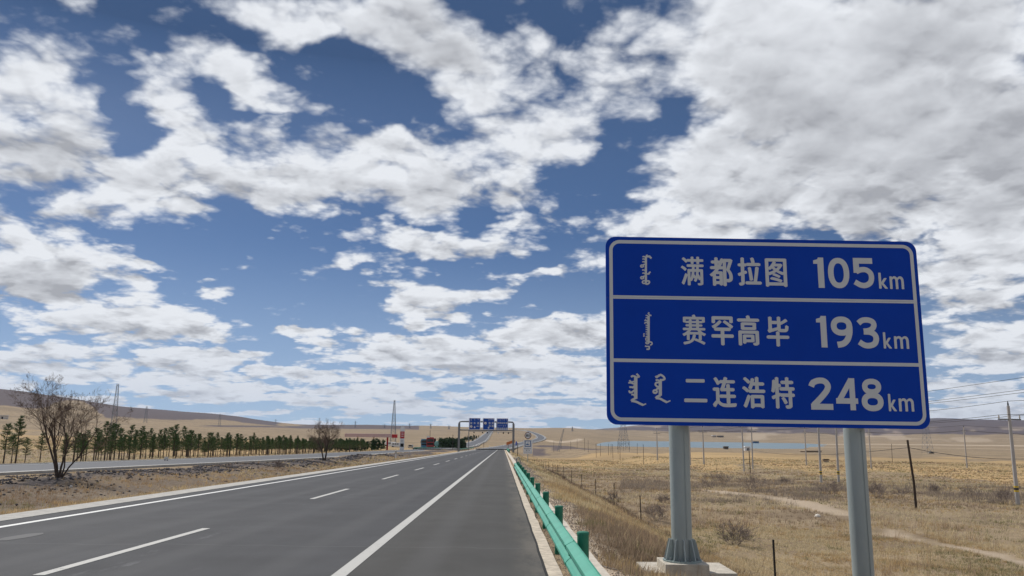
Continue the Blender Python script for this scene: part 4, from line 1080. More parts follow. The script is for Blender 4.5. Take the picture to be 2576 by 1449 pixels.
# ------------------------------------------------------------------ lattice towers
def lattice(o, Ht, w0, w1, n, r, arms=()):
    m = MB(); lv = [(i/n)**.85*Ht for i in range(n+1)]
    wd = lambda z: w0+(w1-w0)*z/Ht
    for i in range(n):
        z0, z1 = lv[i], lv[i+1]; a, b_ = wd(z0)/2, wd(z1)/2
        q0 = [(-a, -a, z0), (a, -a, z0), (a, a, z0), (-a, a, z0)]; q1 = [(-b_, -b_, z1), (b_, -b_, z1), (b_, b_, z1), (-b_, b_, z1)]
        for j in range(4):
            m.beam(q0[j], q1[j], r); m.beam(q0[j], q1[(j+1) % 4], r*.7); m.beam(q0[(j+1) % 4], q1[j], r*.7); m.beam(q1[j], q1[(j+1) % 4], r*.7)
    m.build('lattice_body', M_lattice, o)
    for z, L_ in arms:
        MB().beam((-L_, 0, z), (L_, 0, z), r).beam((-L_, 0, z), (0, 0, z+L_*.35), r*.6).beam((L_, 0, z), (0, 0, z+L_*.35), r*.6).build('crossarm', M_lattice, o)
def tower(px, dist, top_py, lab, w0, w1, n=9, r=None, arms=(), name='lattice_tower', cat='tower', group=None, rz=.3, lean=0):
    p = col_at(px, dist); hh = CAMZ + (HOR(px)-top_py)/F*p.y - p.z
    o = thing(name, lab, cat, tuple(p), rz, group); lattice(o, hh, w0, w1, n, r or dist*.00028, [(hh*a, w) for a, w in arms]); o.rotation_euler[1] = lean
    return o
tower(989.5, 400, 1009, 'tall tapering lattice mast beside the petrol station', 2.9, .5, 14, .10)
tower(285, 420, 969, 'tall lattice tower at the tip of the bare tree, against the sky', 2.8, .8, 12, .085)
tower(1568, 430, 1052, 'wide lattice pylon left of the left sign post', 5.0, 1.2, 8, .10, [(.8, 3)])
tower(2331, 520, 1052, 'lattice pylon right of the big sign before the dark hills', 4.5, 1.0, 8, .09, [(.8, 4)])
tower(1404, 330, 1078, 'thin leaning lattice mast on the slope right of the speed sign', .9, .4, 8, .05, rz=0, lean=.25)
for px, top, lab in ((692, 1054, 'left of the second bare tree'), (893, 1058, 'right of the second bare tree'), (967, 1066, 'just left of the lattice mast'), (1030, 1064, 'right of the petrol station totem'), (1083, 1065, 'above the parked trucks'), (1129, 1069, 'left of the gantry'), (1440, 1072, 'on the skyline right of the speed sign')):
    tower(px, 2200, top+2, 'tiny distant power pylon on the skyline ' + lab, 4, 1, 5, .3, [(.8, 6)], 'power_pylon', 'pylon', 'distant power pylons on the skyline')
for px, di, top, lab in ((364, 900, 1024, 'on the brown slope right of the bare tree'), (551, 1000, 1042, 'low on the slope above the pine rows')):
    tower(px, di, top, 'small distant power pylon ' + lab, 3, 1, 5, .12, [(.8, 4)], 'power_pylon', 'pylon', 'distant power pylons on the skyline')

# ------------------------------------------------------------------ petrol station
PD = 262.
def at_d(px, py, dist): 
    d = ray(px, py); n = math.hypot(d[0], d[1]); return Vector((d[0]/n*dist, d[1]/n*dist, CAMZ+d[2]/n*dist))
a_ = at_d(925, 1091, PD); b_ = at_d(995, 1090.5, PD); g_ = col_at(960, PD)
can = thing('petrol_station_canopy', 'long low pink-white petrol station canopy behind the pines', 'canopy', tuple(g_))
L0 = a_-g_; L1 = b_-g_; ztop = at_d(930, 1091, PD).z-g_.z; k_ = PD/F
pA = at_d(868, 1091, PD)-g_
MB().beam((pA.x, pA.y, ztop-4*k_), (at_d(985, 1091, PD)-g_).xy.to_3d()+Vector((0, 0, ztop-4*k_)), 7, 8*k_).build('roof', M_pink, can)
e0 = (at_d(986, 1092, PD)-g_).xy.to_3d()+Vector((0, 0, ztop-5*k_)); e1 = (at_d(1000, 1092, PD)-g_).xy.to_3d()+Vector((0, 0, ztop-5*k_))
MB().beam(e0, e1, 6, 8*k_).build('fascia_end', M_red, can)
for px in (900, 940, 975):
    q = at_d(px, 1100, PD)-g_; MB().beam((q.x, q.y, -1), (q.x, q.y, ztop-8*k_), .5).build('column', M_red if px == 975 else M_wpaint, can)
g_ = col_at(1012.5, 240); hh = at_d(1012, 1072.5, 240).z-g_.z; w_ = 10.5*240/F/2
tot = thing('petrol_station_totem', 'tall white petrol station totem with red panel', 'totem sign', tuple(g_), .1)
MB().prism([(-w_, -.2), (w_, -.2), (w_, hh*.93), (w_*.7, hh), (-w_*.7, hh), (-w_, hh*.93)], -.3, .3).build('body', M_wpaint, tot)
z_ = lambda py: at_d(1012, py, 240).z-g_.z
MB().box(-w_*.96, w_*.96, -.33, -.302, z_(1103), z_(1085.5)).build('red_panel', M_red, tot)
for i in range(3): MB().box(-w_*.5, w_*.6, -.345, -.332, z_(1090+4.2*i), z_(1088.6+4.2*i)).build('panel_mark', M_wpaint, tot)
MB().box(-w_*.75, w_*.75, -.33, -.302, z_(1124), z_(1115.5)).build('dark_panel', M_black, tot)
for py in (1107, 1111): MB().box(-w_*.6, w_*.6, -.32, -.302, z_(py+1), z_(py)).build('price_line', M_steel, tot)
def van(px, py, lab, m_, L=4.6, rz=0.):
    p = G(px, py); o = thing('white_van', lab, 'van', tuple(p), rz)
    MB().prism([(-L/2, .35), (L/2, .35), (L/2, 1.1), (L/2-.5, 1.25), (L/2-1.2, 1.95), (-L/2+.1, 2.0), (-L/2, 1.2)], -.85, .85).build('body', m_, o, bevel=.08)
    for x in (-1.5, -.5, .5): MB().box(x-.4, x+.4, -.87, -.852, 1.2, 1.75).build('window', M_glass, o)
    for x in (-L/2+.9, L/2-.9):
        for y_ in (-.86, .86): MB().tube([(x, y_-.1, .34), (x, y_+.1, .34)], .34, 12).build('wheel', M_rubber, o)
    return o
van(998, 1125, 'small white van parked left of the petrol station totem', M_wpaint, 5.2)
van(984, 1123, 'white minibus half hidden behind the last pines', M_wpaint, 5.6)
p = G(1033, 1127.5); o = thing('beige_car', 'beige car driving out of the petrol station seen from the front', 'car', tuple(p))
MB().prism([(-.9, .3), (.9, .3), (.92, .95), (.72, 1.55), (-.72, 1.55), (-.92, .95)], -2, 2).build('body', mat('car_beige', (.40, .37, .31), .4), o, bevel=.08)
MB().poly([(-.78, -2.01, 1.0), (.78, -2.01, 1.0), (.62, -2.005, 1.48), (-.62, -2.005, 1.48)]).build('windscreen', M_glass, o)
for x in (-.8, .8): MB().tube([(x-.1, -1.3, .32), (x+.1, -1.3, .32)], .33, 12).build('wheel', M_rubber, o); MB().box(x-.15, x+.15, -2.03, -2.0, .62, .78).build('headlight', M_wpaint, o)
p = G(1072, 1127.5)
def cab(o, m_, w=2.4, h=2.9, x=0., y=0.):
    MB().prism([(x-w/2, .55), (x+w/2, .55), (x+w/2, h-.35), (x+w/2-.2, h), (x-w/2+.2, h), (x-w/2, h-.35)], y-1.0, y+1.0).build('cab', m_, o, bevel=.06)
    MB().poly([(x-w/2+.15, y-1.012, h*.58), (x+w/2-.15, y-1.012, h*.58), (x+w/2-.25, y-1.008, h*.86), (x-w/2+.25, y-1.008, h*.86)]).build('windscreen', M_glass, o)
    MB().box(x-w/2+.25, x+w/2-.25, y-1.03, y-1.005, h*.32, h*.50).build('grille', M_black, o)
    MB().box(x-w/2, x+w/2, y-1.15, y-1.0, .35, .72).build('bumper', m_, o)
    for s in (-1, 1):
        MB().box(x+s*w*.36-.16, x+s*w*.36+.16, y-1.17, y-1.15, .45, .62).build('headlight', M_wpaint, o)
        MB().tube([(x+s*(w/2-.28), y, .5), (x+s*(w/2), y, .5)], .5, 14).build('wheel', M_rubber, o)
        MB().box(x+s*(w/2+.12)-.08, x+s*(w/2+.12)+.08, y-1.0, y-.9, h*.55, h*.8).build('mirror', M_black, o)
q = G(1066.5, 1127.5); k_ = mpp(q)
o = thing('blue_truck', 'blue truck parked left of the red truck, seen from the front', 'truck', tuple(q), .05); cab(o, M_trblue, 15*k_, 22*k_)
MB().box(-7.6*k_, 7.6*k_, 1.2, 8, 1.0, 21*k_).build('cargo_box', M_trblue, o)
q = G(1082, 1128); k_ = mpp(q)
o = thing('red_truck', 'red heavy truck with white visor parked between blue truck and green tanker', 'truck', tuple(q), .08); cab(o, M_trred, 18*k_, 27*k_)
MB().box(-9*k_, -2*k_, -1.05, -.2, 26*k_, 30*k_).build('visor', M_wpaint, o)
MB().box(-8*k_, 14*k_, 1.3, 9, 1.0, 24*k_).build('cargo_box', M_trmaroon, o)
q = G(1100, 1128.5); k_ = mpp(q)
o = thing('green_tanker', 'pale green tank trailer at the right end of the parked trucks', 'trailer', tuple(q), .1)
MB().tube([(0, -.3, 11*k_), (0, 6, 11*k_)], 7.0*k_, 16).build('tank', M_trgreen, o, smooth=True); MB().box(-6*k_, 6*k_, -.2, 6, .7, 1.1).build('chassis', M_black, o)
for x in (-.9, .9):
    for y_ in (.6, 4.5): MB().tube([(x-.12, y_, .5), (x+.12, y_, .5)], .5, 12).build('wheel', M_rubber, o)
# slim poles and small signs in the middle distance
for px, pb, pt, r_, m_, nm, lab in ((1081, 1122, 1084, .10, M_wood, 'wooden_pole', 'dark wooden pole rising behind the red truck'), (1138.5, 1131, 1095, .09, M_wood, 'wooden_pole', 'dark pole just left of the gantry'),
        (1302, 1150, 1115, .05, M_wood, 'marker_pole', 'thin brown marker pole just left of the speed sign'), (1231, 1129, 1121, .09, M_wpaint, 'marker_post', 'small white marker post beyond the end of the road'),
        (1217, 1125, 1112, .10, M_wood, 'marker_post', 'short brown post left of the white marker post'), (1169, 1124, 1115, .12, M_blackpost, 'marker_post', 'short dark post behind the left end of the gantry')):
    p = G(px, pb); o = MB().tube([(0, 0, -.3), (0, 0, (pb-pt)*mpp(p))], r_, 8).build(nm, m_, None, loc=tuple(p)); tag(o, lab, 'pole')
p = G(1179, 1129.5)
p = col_at(1179.5, 275); o = thing('camera_gantry', 'thin dark pole with long arm of traffic cameras behind the sign gantry', 'camera gantry', tuple(p))
hz_ = at_d(1179, 1085, 275).z-p.z; ax_ = at_d(1288, 1087.5, 275)-p
MB().tube([(0, 0, -.3), (0, 0, hz_+.6)], .14, 8).build('pole', M_steel, o)
MB().tube([(0, 0, hz_), (ax_.x, ax_.y, ax_.z)], .09, 6).build('arm', M_steel, o)
for f_ in (.12, .32, .43, .55, .68, .8, .92):
    q = Vector((0, 0, hz_)).lerp(Vector((ax_.x, ax_.y, ax_.z)), f_); MB().box(q.x-.2, q.x+.2, q.y-.6, q.y, q.z-.55, q.z-.12).build('camera', M_black if f_ not in (.55, .68) else M_wpaint, o)
p = col_at(1285, 300); o = thing('red_banner_sign', 'tilted red-brown board standing left of the right gantry leg', 'road sign', tuple(p))
zz = at_d(1285, 1117.5, 300).z-p.z; kk = 300/F
MB().prism([(x*kk, zz+z*kk) for x, z in ((-10.5, -3), (10, 4), (10, 11), (-10.5, 4.5))], -.05, .05).build('board', M_orange, o)
for x in (-6, 6): MB().tube([(x*kk, .1, -.3), (x*kk, .1, zz)], .08, 6).build('post', M_wood, o)
p = G(1283.5, 1123); o = thing('warning_sign', 'small dark triangular warning sign under the red-brown board', 'road sign', tuple(p))
MB().prism([(-.55, 1.6), (.55, 1.6), (0, 2.6)], -.03, .03).build('triangle', M_orange, o); MB().tube([(0, .05, -.2), (0, .05, 1.7)], .05, 6).build('post', M_black, o)
p = G(1298.5, 1124); o = thing('blue_marker_sign', 'narrow blue marker sign beside the right gantry leg', 'road sign', tuple(p)); MB().box(-.35, .35, -.03, .03, .8, 3.0).build('board', M_blue, o); MB().tube([(0, .06, -.2), (0, .06, 2.9)], .05, 6).build('post', M_steel, o)
# kilometre marker at the median
p = G(1000+0, 1153) if False else G(995.5, 1152.5)
o = thing('kilometre_marker', 'small white and dark reflector post on the median edge', 'marker post', tuple(p)); k_ = mpp(p)
MB().box(-.07, .07, -.04, .04, -.1, 10*k_).build('post', M_wpaint, o); MB().box(-.14, .14, -.05, .05, 10*k_, 17*k_).build('reflector_box', M_conc_old, o)
p = G(417.5, 1162); o = thing('cabinet', 'little pale roadside cabinet on two legs before the pines', 'cabinet', tuple(p)); k_ = mpp(p)
MB().box(-.16, .16, -.1, .1, 6*k_, 12*k_).build('box', M_stone, o); MB().box(-.14, -.08, -.03, .03, -.1, 6*k_).build('leg', M_blackpost, o); MB().box(.08, .14, -.03, .03, -.1, 6*k_).build('leg', M_blackpost, o)

# ------------------------------------------------------------------ huts near the lake
M_hutdk = mat('weathered_hut', (.11, .09, .075), .9)
def hut(px, py, w, h, m_, lab, roofm=None, door=True, dark=False):
    p = G(px, py); k_ = mpp(p); w *= k_; h *= k_; o = thing('hut' if not dark else 'shed', lab, 'hut', tuple(p), .15)
    MB().box(-w/2, w/2, -w*.3, w*.3, -1, h*.75).build('wall', m_, o)
    MB().prism([(-w/2-.3, h*.755), (w/2+.3, h*.755), (w/2, h), (-w/2, h)], -w*.36, w*.36).build('roof', roofm or m_, o)
    if door: MB().box(-w*.1, w*.1, -w*.3-.06, -w*.3-.01, -.2, h*.55).build('door', M_black, o)
    return o
hut(1826, 1130, 11, 7, M_hutdk, 'dark brown shed near the lake shore', M_hutdk, False, True)
hut(1879, 1133, 14, 10, M_wpaint, 'white hut behind the pair of poles near the lake')
hut(1900, 1118, 15, 8, M_bluebox, 'grey-blue hut at the right end of the lake', M_steel)
hut(1812, 1100, 14, 4, M_hutdk, 'low dark farm building beyond the lake', M_hutdk, False)
hut(1796, 1100, 10, 5, M_mudwall, 'small pale farm building left of the dark one beyond the lake', M_wpaint, False)
hut(2040, 1138, 42, 5, M_mudwall, 'long low mud wall on the plain between the sign posts', M_mudwall, False)
hut(2078, 1163, 11, 8, M_mudwall, 'small brown box on the golden plain between the poles', M_wood, False)
hut(2343, 1141, 9, 4, M_hutdk, 'small dark hut at the foot of the right-hand pylon', M_steel, False)
hut(8, 1054, 18, 9, M_stone, 'pale hut on the hillside at the far left')
# white stone and scraps
p = G(2057, 1301); b_ = MB(); rr = random.Random(3)
b_.lathe([(.10, -.05), (.16, .03), (.14, .11), (.08, .16), (.02, .18)], 9); b_.v = [(x*(1+rr.uniform(-.15, .15)), y*(1+rr.uniform(-.15, .15)), z) for x, y, z in b_.v]
o = b_.build('white_stone', M_stone, None, loc=tuple(p)); tag(o, 'rounded white stone lying beside the dirt track', 'stone')
for px, py, lab in ((1811, 1199, 'white scrap near the grey shrubs'), (2394, 1193, 'white scrap in the golden plain'), (2472, 1232, 'white scrap lying at the right of the plain'), (177, 1227, 'white paper scrap in the median below the bare tree')):
    p = G(px, py); o = MB().box(-.05, .05, -.01, .01, 0, .10).build('litter', M_wpaint, None, loc=tuple(p)); o.rotation_euler = (.4, .3, .7); tag(o, lab, 'litter')

# ------------------------------------------------------------------ bare trees and shrubs
def grow(m_main, m_twig, p, d, L, r, depth, rr, maxd, spread, ks=(4, 5, 5, 4, 4), up=.10, shr=(.48, .74)):
    n = 4 if depth < 2 else 3; pts = [p]; rad = [r]; q = p.copy(); dd_ = d.copy()
    for i in range(n):
        dd_ = (dd_ + Vector((rr.gauss(0, .13), rr.gauss(0, .13), rr.gauss(0, .08)+up*.35))).normalized()
        q = q + dd_*(L/n); pts.append(q.copy()); rad.append(r*(1-.55*(i+1)/n))
    (m_main if depth < 2 else m_twig).tube(pts, rad, 6 if depth < 2 else 3, cap=False)
    if depth >= maxd: return
    k = ks[min(depth, 4)]
    for i in range(k):
        s = rr.uniform(.30, 1.0) if i else 1.0
        j = min(int(s*n), n-1); pp = pts[j].lerp(pts[j+1], s*n-j) if j+1 < len(pts) else pts[-1]
        ax = dd_.orthogonal().normalized(); ax.rotate(Matrix.Rotation(rr.uniform(0, 2*math.pi), 3, dd_))
        nd = (dd_ + ax*rr.uniform(.35, spread)).normalized()
        rj = max(rad[min(j+1, n)]*.62, .004)
        grow(m_main, m_twig, pp, nd, L*rr.uniform(*shr), rj, depth+1, rr, maxd, spread, ks, up, shr)
def bare_tree(name, lab, cat, p, Ht, stems, r0, seed, maxd=4, spread=.8, width=.45, group=None, twr=None, buds=0, ks=(4, 5, 5, 4, 4), up=.10, shr=(.48, .74), Lf=(.42, .52)):
    rr = random.Random(seed); o = thing(name, lab, cat, tuple(p), 0, group)
    a, b_ = MB(), MB()
    for i in range(stems):
        an = 2*math.pi*(i+rr.random()*.5)/stems; tl = width*rr.uniform(.6, 1.15)
        d = Vector((math.cos(an)*tl, math.sin(an)*tl*.8, 1)).normalized()
        grow(a, b_, Vector((math.cos(an)*r0, math.sin(an)*r0, -.15)), d, Ht*rr.uniform(*Lf), r0*rr.uniform(.6, 1), 0, rr, maxd, spread, ks, up, shr)
    top = max(v[2] for v in a.v+b_.v); s = Ht/top
    for m in (a, b_): m.v = [(x*s, y*s, z*s if z > 0 else z) for x, y, z in m.v]
    a.build('trunk', M_bark if name == 'bare_tree' else M_shrub, o, smooth=True)
    b_.build('twigs', M_twig if name == 'bare_tree' else M_shrub, o)
    if buds:
        f = MB(); hi = [v for v in b_.v if v[2] > Ht*.62]
        for _ in range(buds):
            v = Vector(rr.choice(hi)); s_ = rr.uniform(.02, .05)
            e1 = Vector((rr.gauss(0, 1), rr.gauss(0, 1), rr.gauss(0, 1))).normalized()*s_; e2 = Vector((rr.gauss(0, 1), rr.gauss(0, 1), rr.gauss(0, 1))).normalized()*s_
            f.poly([v, v+e1, v+e2])
        x = f.build('buds', M_bark, o); x['kind'] = 'stuff'
    return o
pt = G(148, 1201); k_ = mpp(pt)
bare_tree('bare_tree', 'large leafless tree forking low on the median at the left', 'tree', pt, 262*k_, 6, .075, 12, 5, .90, .44, buds=1800, ks=(6, 5, 5, 4, 3), up=.13, shr=(.36, .60), Lf=(.50, .70))
pt = G(816, 1158); k_ = mpp(pt)
bare_tree('bare_tree', 'smaller leafless tree with a rounded crown further along the median', 'tree', pt, 104*k_, 3, .12, 23, 5, .95, .34, buds=2200, ks=(8, 7, 6, 4, 3), up=.12, shr=(.36, .62), Lf=(.50, .62))
SH = [(1790, 1228, 46, 'low grey twiggy shrub left of the white scrap'), (1822, 1224, 38, 'dark bushy shrub in the middle of the grey scrub'), (1890, 1236, 62, 'tall twiggy shrub at the foot of the pole pair'),
      (2092, 1250, 48, 'twisted leafless shrub just left of the right sign post'), (2206, 1254, 52, 'slender leafless shrub just right of the right sign post'), (2269, 1252, 34, 'small grey shrub left of the dark wooden pole'),
      (2441, 1256, 40, 'thin grey shrub on the plain left of the banded pole'), (2525, 1268, 46, 'dark twiggy shrub beside the banded pole'), (2350, 1240, 24, 'low grey shrub right of the dark wooden pole'),
      (1850, 1372, 62, 'reddish dry weed clump in the foreground between the sign posts'), (1668, 1265, 26, 'small twiggy weed just left of the left sign post'), (1652, 1312, 44, 'pale dry weed beside the fence post left of the sign'),
      (700, 1176, 22, 'reddish bush on the median left of the second tree'), (1975, 1216, 20, 'small grey shrub left of the banded pole pair'), (2150, 1232, 22, 'small shrub hidden beside the right sign post'), (1545, 1262, 30, 'sparse dry weed against the fence')]
for i, (px, py, hp, lab) in enumerate(SH):
    p = G(px, py); bare_tree('dry_shrub', lab, 'shrub', p, hp*mpp(p), 7+i % 5, .007*hp*mpp(p)/1.2+.003, 100+i, 3, 1.1, .6+.1*(i % 4), 'leafless shrubs on the plain')

# ------------------------------------------------------------------ young pines
def pine_mesh(seed, Ht=3.0):
    rr = random.Random(seed); tr = MB()
    bend = rr.uniform(-.1, .1)
    pts = [(bend*(z/Ht)**2, bend*.5*(z/Ht), z) for z in np.linspace(-.15, Ht*.92, 6)]
    tr.tube(pts, [.055, .05, .042, .034, .024, .012], 6)
    V = []; Cc = []
    z = Ht*rr.uniform(.33, .42)
    while z < Ht*.97:
        f = (z/Ht-.28)/.72; L = (.80*(1-f)**.9+.09)*rr.uniform(.8, 1.15)*Ht/3
        if f < .08: L *= .75
        for k in range(rr.randint(5, 7)):
            an = rr.uniform(0, 2*math.pi); rise = rr.uniform(-.05, .35)+.6*f
            d = Vector((math.cos(an), math.sin(an), rise)).normalized(); p0 = Vector((bend*(z/Ht)**2, 0, z)); LL = L*rr.uniform(.65, 1.1)
            if f < .45: tr.tube([p0, p0+d*LL*.9], [.012, .005], 3, cap=False)
            for s in np.arange(.25, 1.05, .15):
                c = p0+d*LL*s; g = rr.uniform(.6, 1.15)
                for _ in range(7):
                    nd = (d*.7+Vector((rr.gauss(0, .55), rr.gauss(0, .55), rr.gauss(.25, .5)))).normalized()*rr.uniform(.07, .13)
                    sd = nd.cross(Vector((rr.gauss(0, 1), rr.gauss(0, 1), rr.gauss(0, 1)))).normalized()*.011
                    b_ = c+Vector((rr.gauss(0, .025), rr.gauss(0, .025), rr.gauss(0, .025)))
                    V += [b_-sd, b_+sd, b_+nd]
                    warm = rr.random() < (.30*(1-f))
                    col = (.19, .165, .07) if warm else (.072, .13, .05)
                    Cc += [tuple(q*g for q in col)]*3
        z += rr.uniform(.13, .20)*Ht/3
    Fc = np.arange(len(V)).reshape(-1, 3)
    return tr.mesh('trunk', M_bark), np_mesh('crown', np.array([tuple(v) for v in V]), Fc, M_needle, np.array(Cc))
PM = [pine_mesh(40+i) for i in range(7)]
# rows of the plantation; the first ones are read off the photograph
specs = []
for px, py, hp in ((185, 1162, 72), (235, 1161, 78), (246, 1158, 70), (286, 1160, 88), (311, 1158, 60), (205, 1158, 62), (338, 1157, 70), (365, 1156, 66), (410, 1153, 70), (38, 1170, 112), (8, 1168, 96), (62, 1166, 60), (100, 1163, 70), (160, 1162, 66), (215, 1160, 70), (262, 1160, 92), (275, 1158, 84), (298, 1157, 75), (325, 1156, 80), (352, 1154, 74), (376, 1153, 68), (398, 1152, 66), (424, 1151, 72), (437, 1150, 76), (458, 1149, 72), (474, 1149, 62)):
    p = G(px, py); specs.append((p.x, p.y, hp*mpp(p)/2.85, px))
rr = random.Random(9)
for row in range(5):
    X = -36.4-row*3.6; yy = 66 + row*7 + rr.random()*3
    while yy < 236:
        x = X+rr.uniform(-.7, .7)+.012*max(0, yy-110); y_ = yy+rr.uniform(-.8, .8)
        if row < 1 and yy < 92: yy += 3.4; continue
        if all((x-s[0])**2+(y_-s[1])**2 > 1.6 for s in specs): specs.append((x, y_, rr.uniform(.82, 1.12), None))
        yy += rr.uniform(1.2, 2.6) if yy > 100 else rr.uniform(2.0, 4.2)
for row in range(3):       # thin scatter behind the tree at the left
    for i in range(8):
        y_ = 34+i*5.5+rr.uniform(-1.5, 1.5); specs.append((-46-row*6+rr.uniform(-1.5, 1.5), y_, rr.uniform(.75, 1.0), None))
LABS = {38: 'tallest pine at the far left behind the second carriageway', 8: 'pine cut by the left edge of the picture', 62: 'small pine just right of the tallest one at far left', 100: 'pine seen through the left branches of the bare tree', 262: 'tall dark pine directly right of the bare tree', 298: 'single pine standing apart right of the bare tree', 325: 'narrow pine with its own bare stem in the front row'}
specs.sort(key=lambda q: (q[3] is None, math.hypot(q[0], q[1])))
for i, (x, y_, s, px) in enumerate(specs[:300]):
    tm, cm = PM[i % 7]
    rw = max(0, min(4, int((-34.6-x)/3.6))); sec = 'before the bare tree' if y_ < 62 else 'right of the big bare tree' if y_ < 95 else 'in the middle of the plantation' if y_ < 150 else 'near the petrol station end'
    o = thing('young_pine', LABS.get(px, 'young pine in the ' + ('front row', 'second row', 'third row', 'fourth row', 'rear row')[rw] + ', ' + sec), 'pine tree', (x, y_, Hs(x, y_)-.02), rr.uniform(0, 6.28), 'young pines of the roadside plantation')
    o.scale = (s*rr.uniform(.9, 1.15), s*rr.uniform(.9, 1.15), s)
    link('trunk', tm, o); link('crown', cm, o)
REST = [(q[0], q[1]) for q in specs[300:]]
# far pine belt behind the trucks and up the slope left of the gantry: too far to tell apart
def far_pines(name, lab, spots, hmin, hmax, seed):
    r_ = np.random.default_rng(seed); V = []; Cc = []
    for x, y_ in spots:
        z0 = Hs(x, y_); h = r_.uniform(hmin, hmax); n = 60
        f = r_.random(n)**.8; an = r_.random(n)*2*np.pi; rad = (1-f*.85)*h*.26*np.sqrt(r_.random(n))
        c = np.stack([x+np.cos(an)*rad, y_+np.sin(an)*rad, z0+h*(.18+.82*f)], 1)
        for k in range(n):
            e = r_.normal(0, .09*h, (3, 3)); V.append(c[k]+e); g = r_.uniform(.6, 1.2); Cc.append(np.tile(np.array([.032, .058, .026])*g, (3, 1)))
    V = np.concatenate(V); Cc = np.concatenate(Cc)
    o = link(name, np_mesh(name, V, np.arange(len(V)).reshape(-1, 3), M_needle, Cc)); tag(o, lab, kind='stuff'); return o
if REST: far_pines('rear_pines', 'merged rear rows of the pine plantation towards the petrol station', REST, 2.6, 3.3, 4)
sp = []; r_ = np.random.default_rng(3)
for i in range(150):
    px = r_.uniform(1106, 1170); p = col_at(px, r_.uniform(330, 380)); sp.append((p.x, p.y))
far_pines('distant_pine_belt', 'dark belt of pines behind the trucks, left of the gantry', sp, 3.2, 4.2, 1)
sp = []
for i in range(34):
    s = i/34; p = G(1178+16*s*1.2, 1112-10*s); sp.append((p.x+r_.uniform(-4, 4), p.y+r_.uniform(-4, 4)))
far_pines('hillside_pine_row', 'scattered row of pines up the slope beneath the gantry signs', sp, 2.6, 3.8, 2)

# ------------------------------------------------------------------ dry grass
PAL = np.array([(.52, .40, .23), (.49, .34, .165), (.41, .31, .19), (.31, .235, .165), (.60, .50, .32), (.22, .21, .10)])
def tufts(name, lab, pts, nb, hgt, wid, seed, pal, lean=.45, shade=None):
    r_ = np.random.default_rng(seed); n = len(pts)
    x = np.repeat(pts[:, 0], nb); y_ = np.repeat(pts[:, 1], nb); z = np.repeat(pts[:, 2], nb)
    hh = np.repeat(hgt, nb)*r_.uniform(.45, 1.15, n*nb); ww = np.repeat(wid, nb)*r_.uniform(.6, 1.3, n*nb); N = n*nb
    sp_ = np.repeat(hgt, nb)*.32
    bx_ = x+r_.normal(0, 1, N)*sp_; by_ = y_+r_.normal(0, 1, N)*sp_
    an = r_.uniform(0, 2*np.pi, N); ln = np.abs(r_.normal(0, lean, N))*hh
    fa = r_.uniform(0, np.pi, N); sx, sy = np.cos(fa)*ww, np.sin(fa)*ww
    V = np.empty((N, 3, 3)); z = z-.03
    V[:, 0] = np.stack([bx_-sx, by_-sy, z], 1); V[:, 1] = np.stack([bx_+sx, by_+sy, z], 1)
    V[:, 2] = np.stack([bx_+np.cos(an)*ln+.12*hh, by_+np.sin(an)*ln, z+hh], 1)
    ci = np.repeat(pal, nb, 0)*r_.uniform(.75, 1.25, (N, 1))
    col = np.repeat(ci[:, None, :], 3, 1)
    me = np_mesh(name, V.reshape(-1, 3), np.arange(3*N).reshape(-1, 3), M_grass, col.reshape(-1, 3))
    o = link(name, me); tag(o, lab, kind='stuff'); return o
def scatter(n, px0, px1, r0, r1, pw, seed, ok, dens):
    r_ = np.random.default_rng(seed)
    a0, a1 = az_of(px0), az_of(px1); a = r_.uniform(a0, a1, n); u = r_.random(n)
    r = (r0**pw + u*(r1**pw-r0**pw))**(1/pw)
    x, y_ = r*np.sin(a), r*np.cos(a); k = ok(x, y_) & (r_.random(n) < dens(x, y_)); x, y_ = x[k], y_[k]
    return np.stack([x, y_, H(x, y_)], 1)
def palette(P3, seed, gold_bias=0.0):
    r_ = np.random.default_rng(seed); x, y_ = P3[:, 0], P3[:, 1]
    a = fbm(x*.11, y_*.11, 3, 71)+gold_bias; b_ = fbm(x*.7, y_*.7, 2, 73)
    s = .64+(a-.5)*1.9+(b_-.5)*.7+r_.normal(0, .08, len(x))
    idx = np.select([s < .44, s < .52, s < .60, s < .70], [3, 2, 1, 0], 4); idx = np.where(r_.random(len(x)) < .03, 5, idx)
    g = (fbm(x*.3+9, y_*.3, 2, 79) > .66) & (r_.random(len(x)) < .5); idx = np.where(g, 5, idx)
    return PAL[idx]
def okR(x, y_):
    tr = np.minimum(seg_dist(x, y_, TRACK), seg_dist(x, y_, TRACK2)+.25)
    foot = ((np.abs(x-(scx+postx[0])-.07) < .62) & (np.abs(y_-SY-.3) < .5)) | ((np.abs(x-(scx+postx[1])-.07) < .62) & (np.abs(y_-SY-.3) < .5))
    return (x > 1.55) & (tr > 1.0) & ~foot
def dR(x, y_):
    v = fbm(x*.5, y_*.5, 3, 81); near = sst(x+(v-.5)*1.2, 1.7, 2.5)*.93+.07
    return np.clip(near*(.35+.9*sst(v, .3, .6)), 0, 1)
P1 = scatter(52000, 1285, 2750, 6.5, 42, 1.3, 1, okR, dR); r1_ = np.hypot(P1[:, 0], P1[:, 1])
slope = 1-sst(P1[:, 0], 6, 9)
tufts('embankment_grass', 'dry straw-coloured grass on the embankment and plain below the sign', P1, 9, (.12+.06*slope)*rng.uniform(.6, 1.35, len(P1)), .0048+.00016*r1_, 5, palette(P1, 5, .02))
PS_ = scatter(2600, 1290, 2750, 7.5, 50, 1.3, 21, okR, lambda x, y_: sst(fbm(x*.35, y_*.35, 3, 95), .46, .62)*sst(x, 1.9, 2.6))
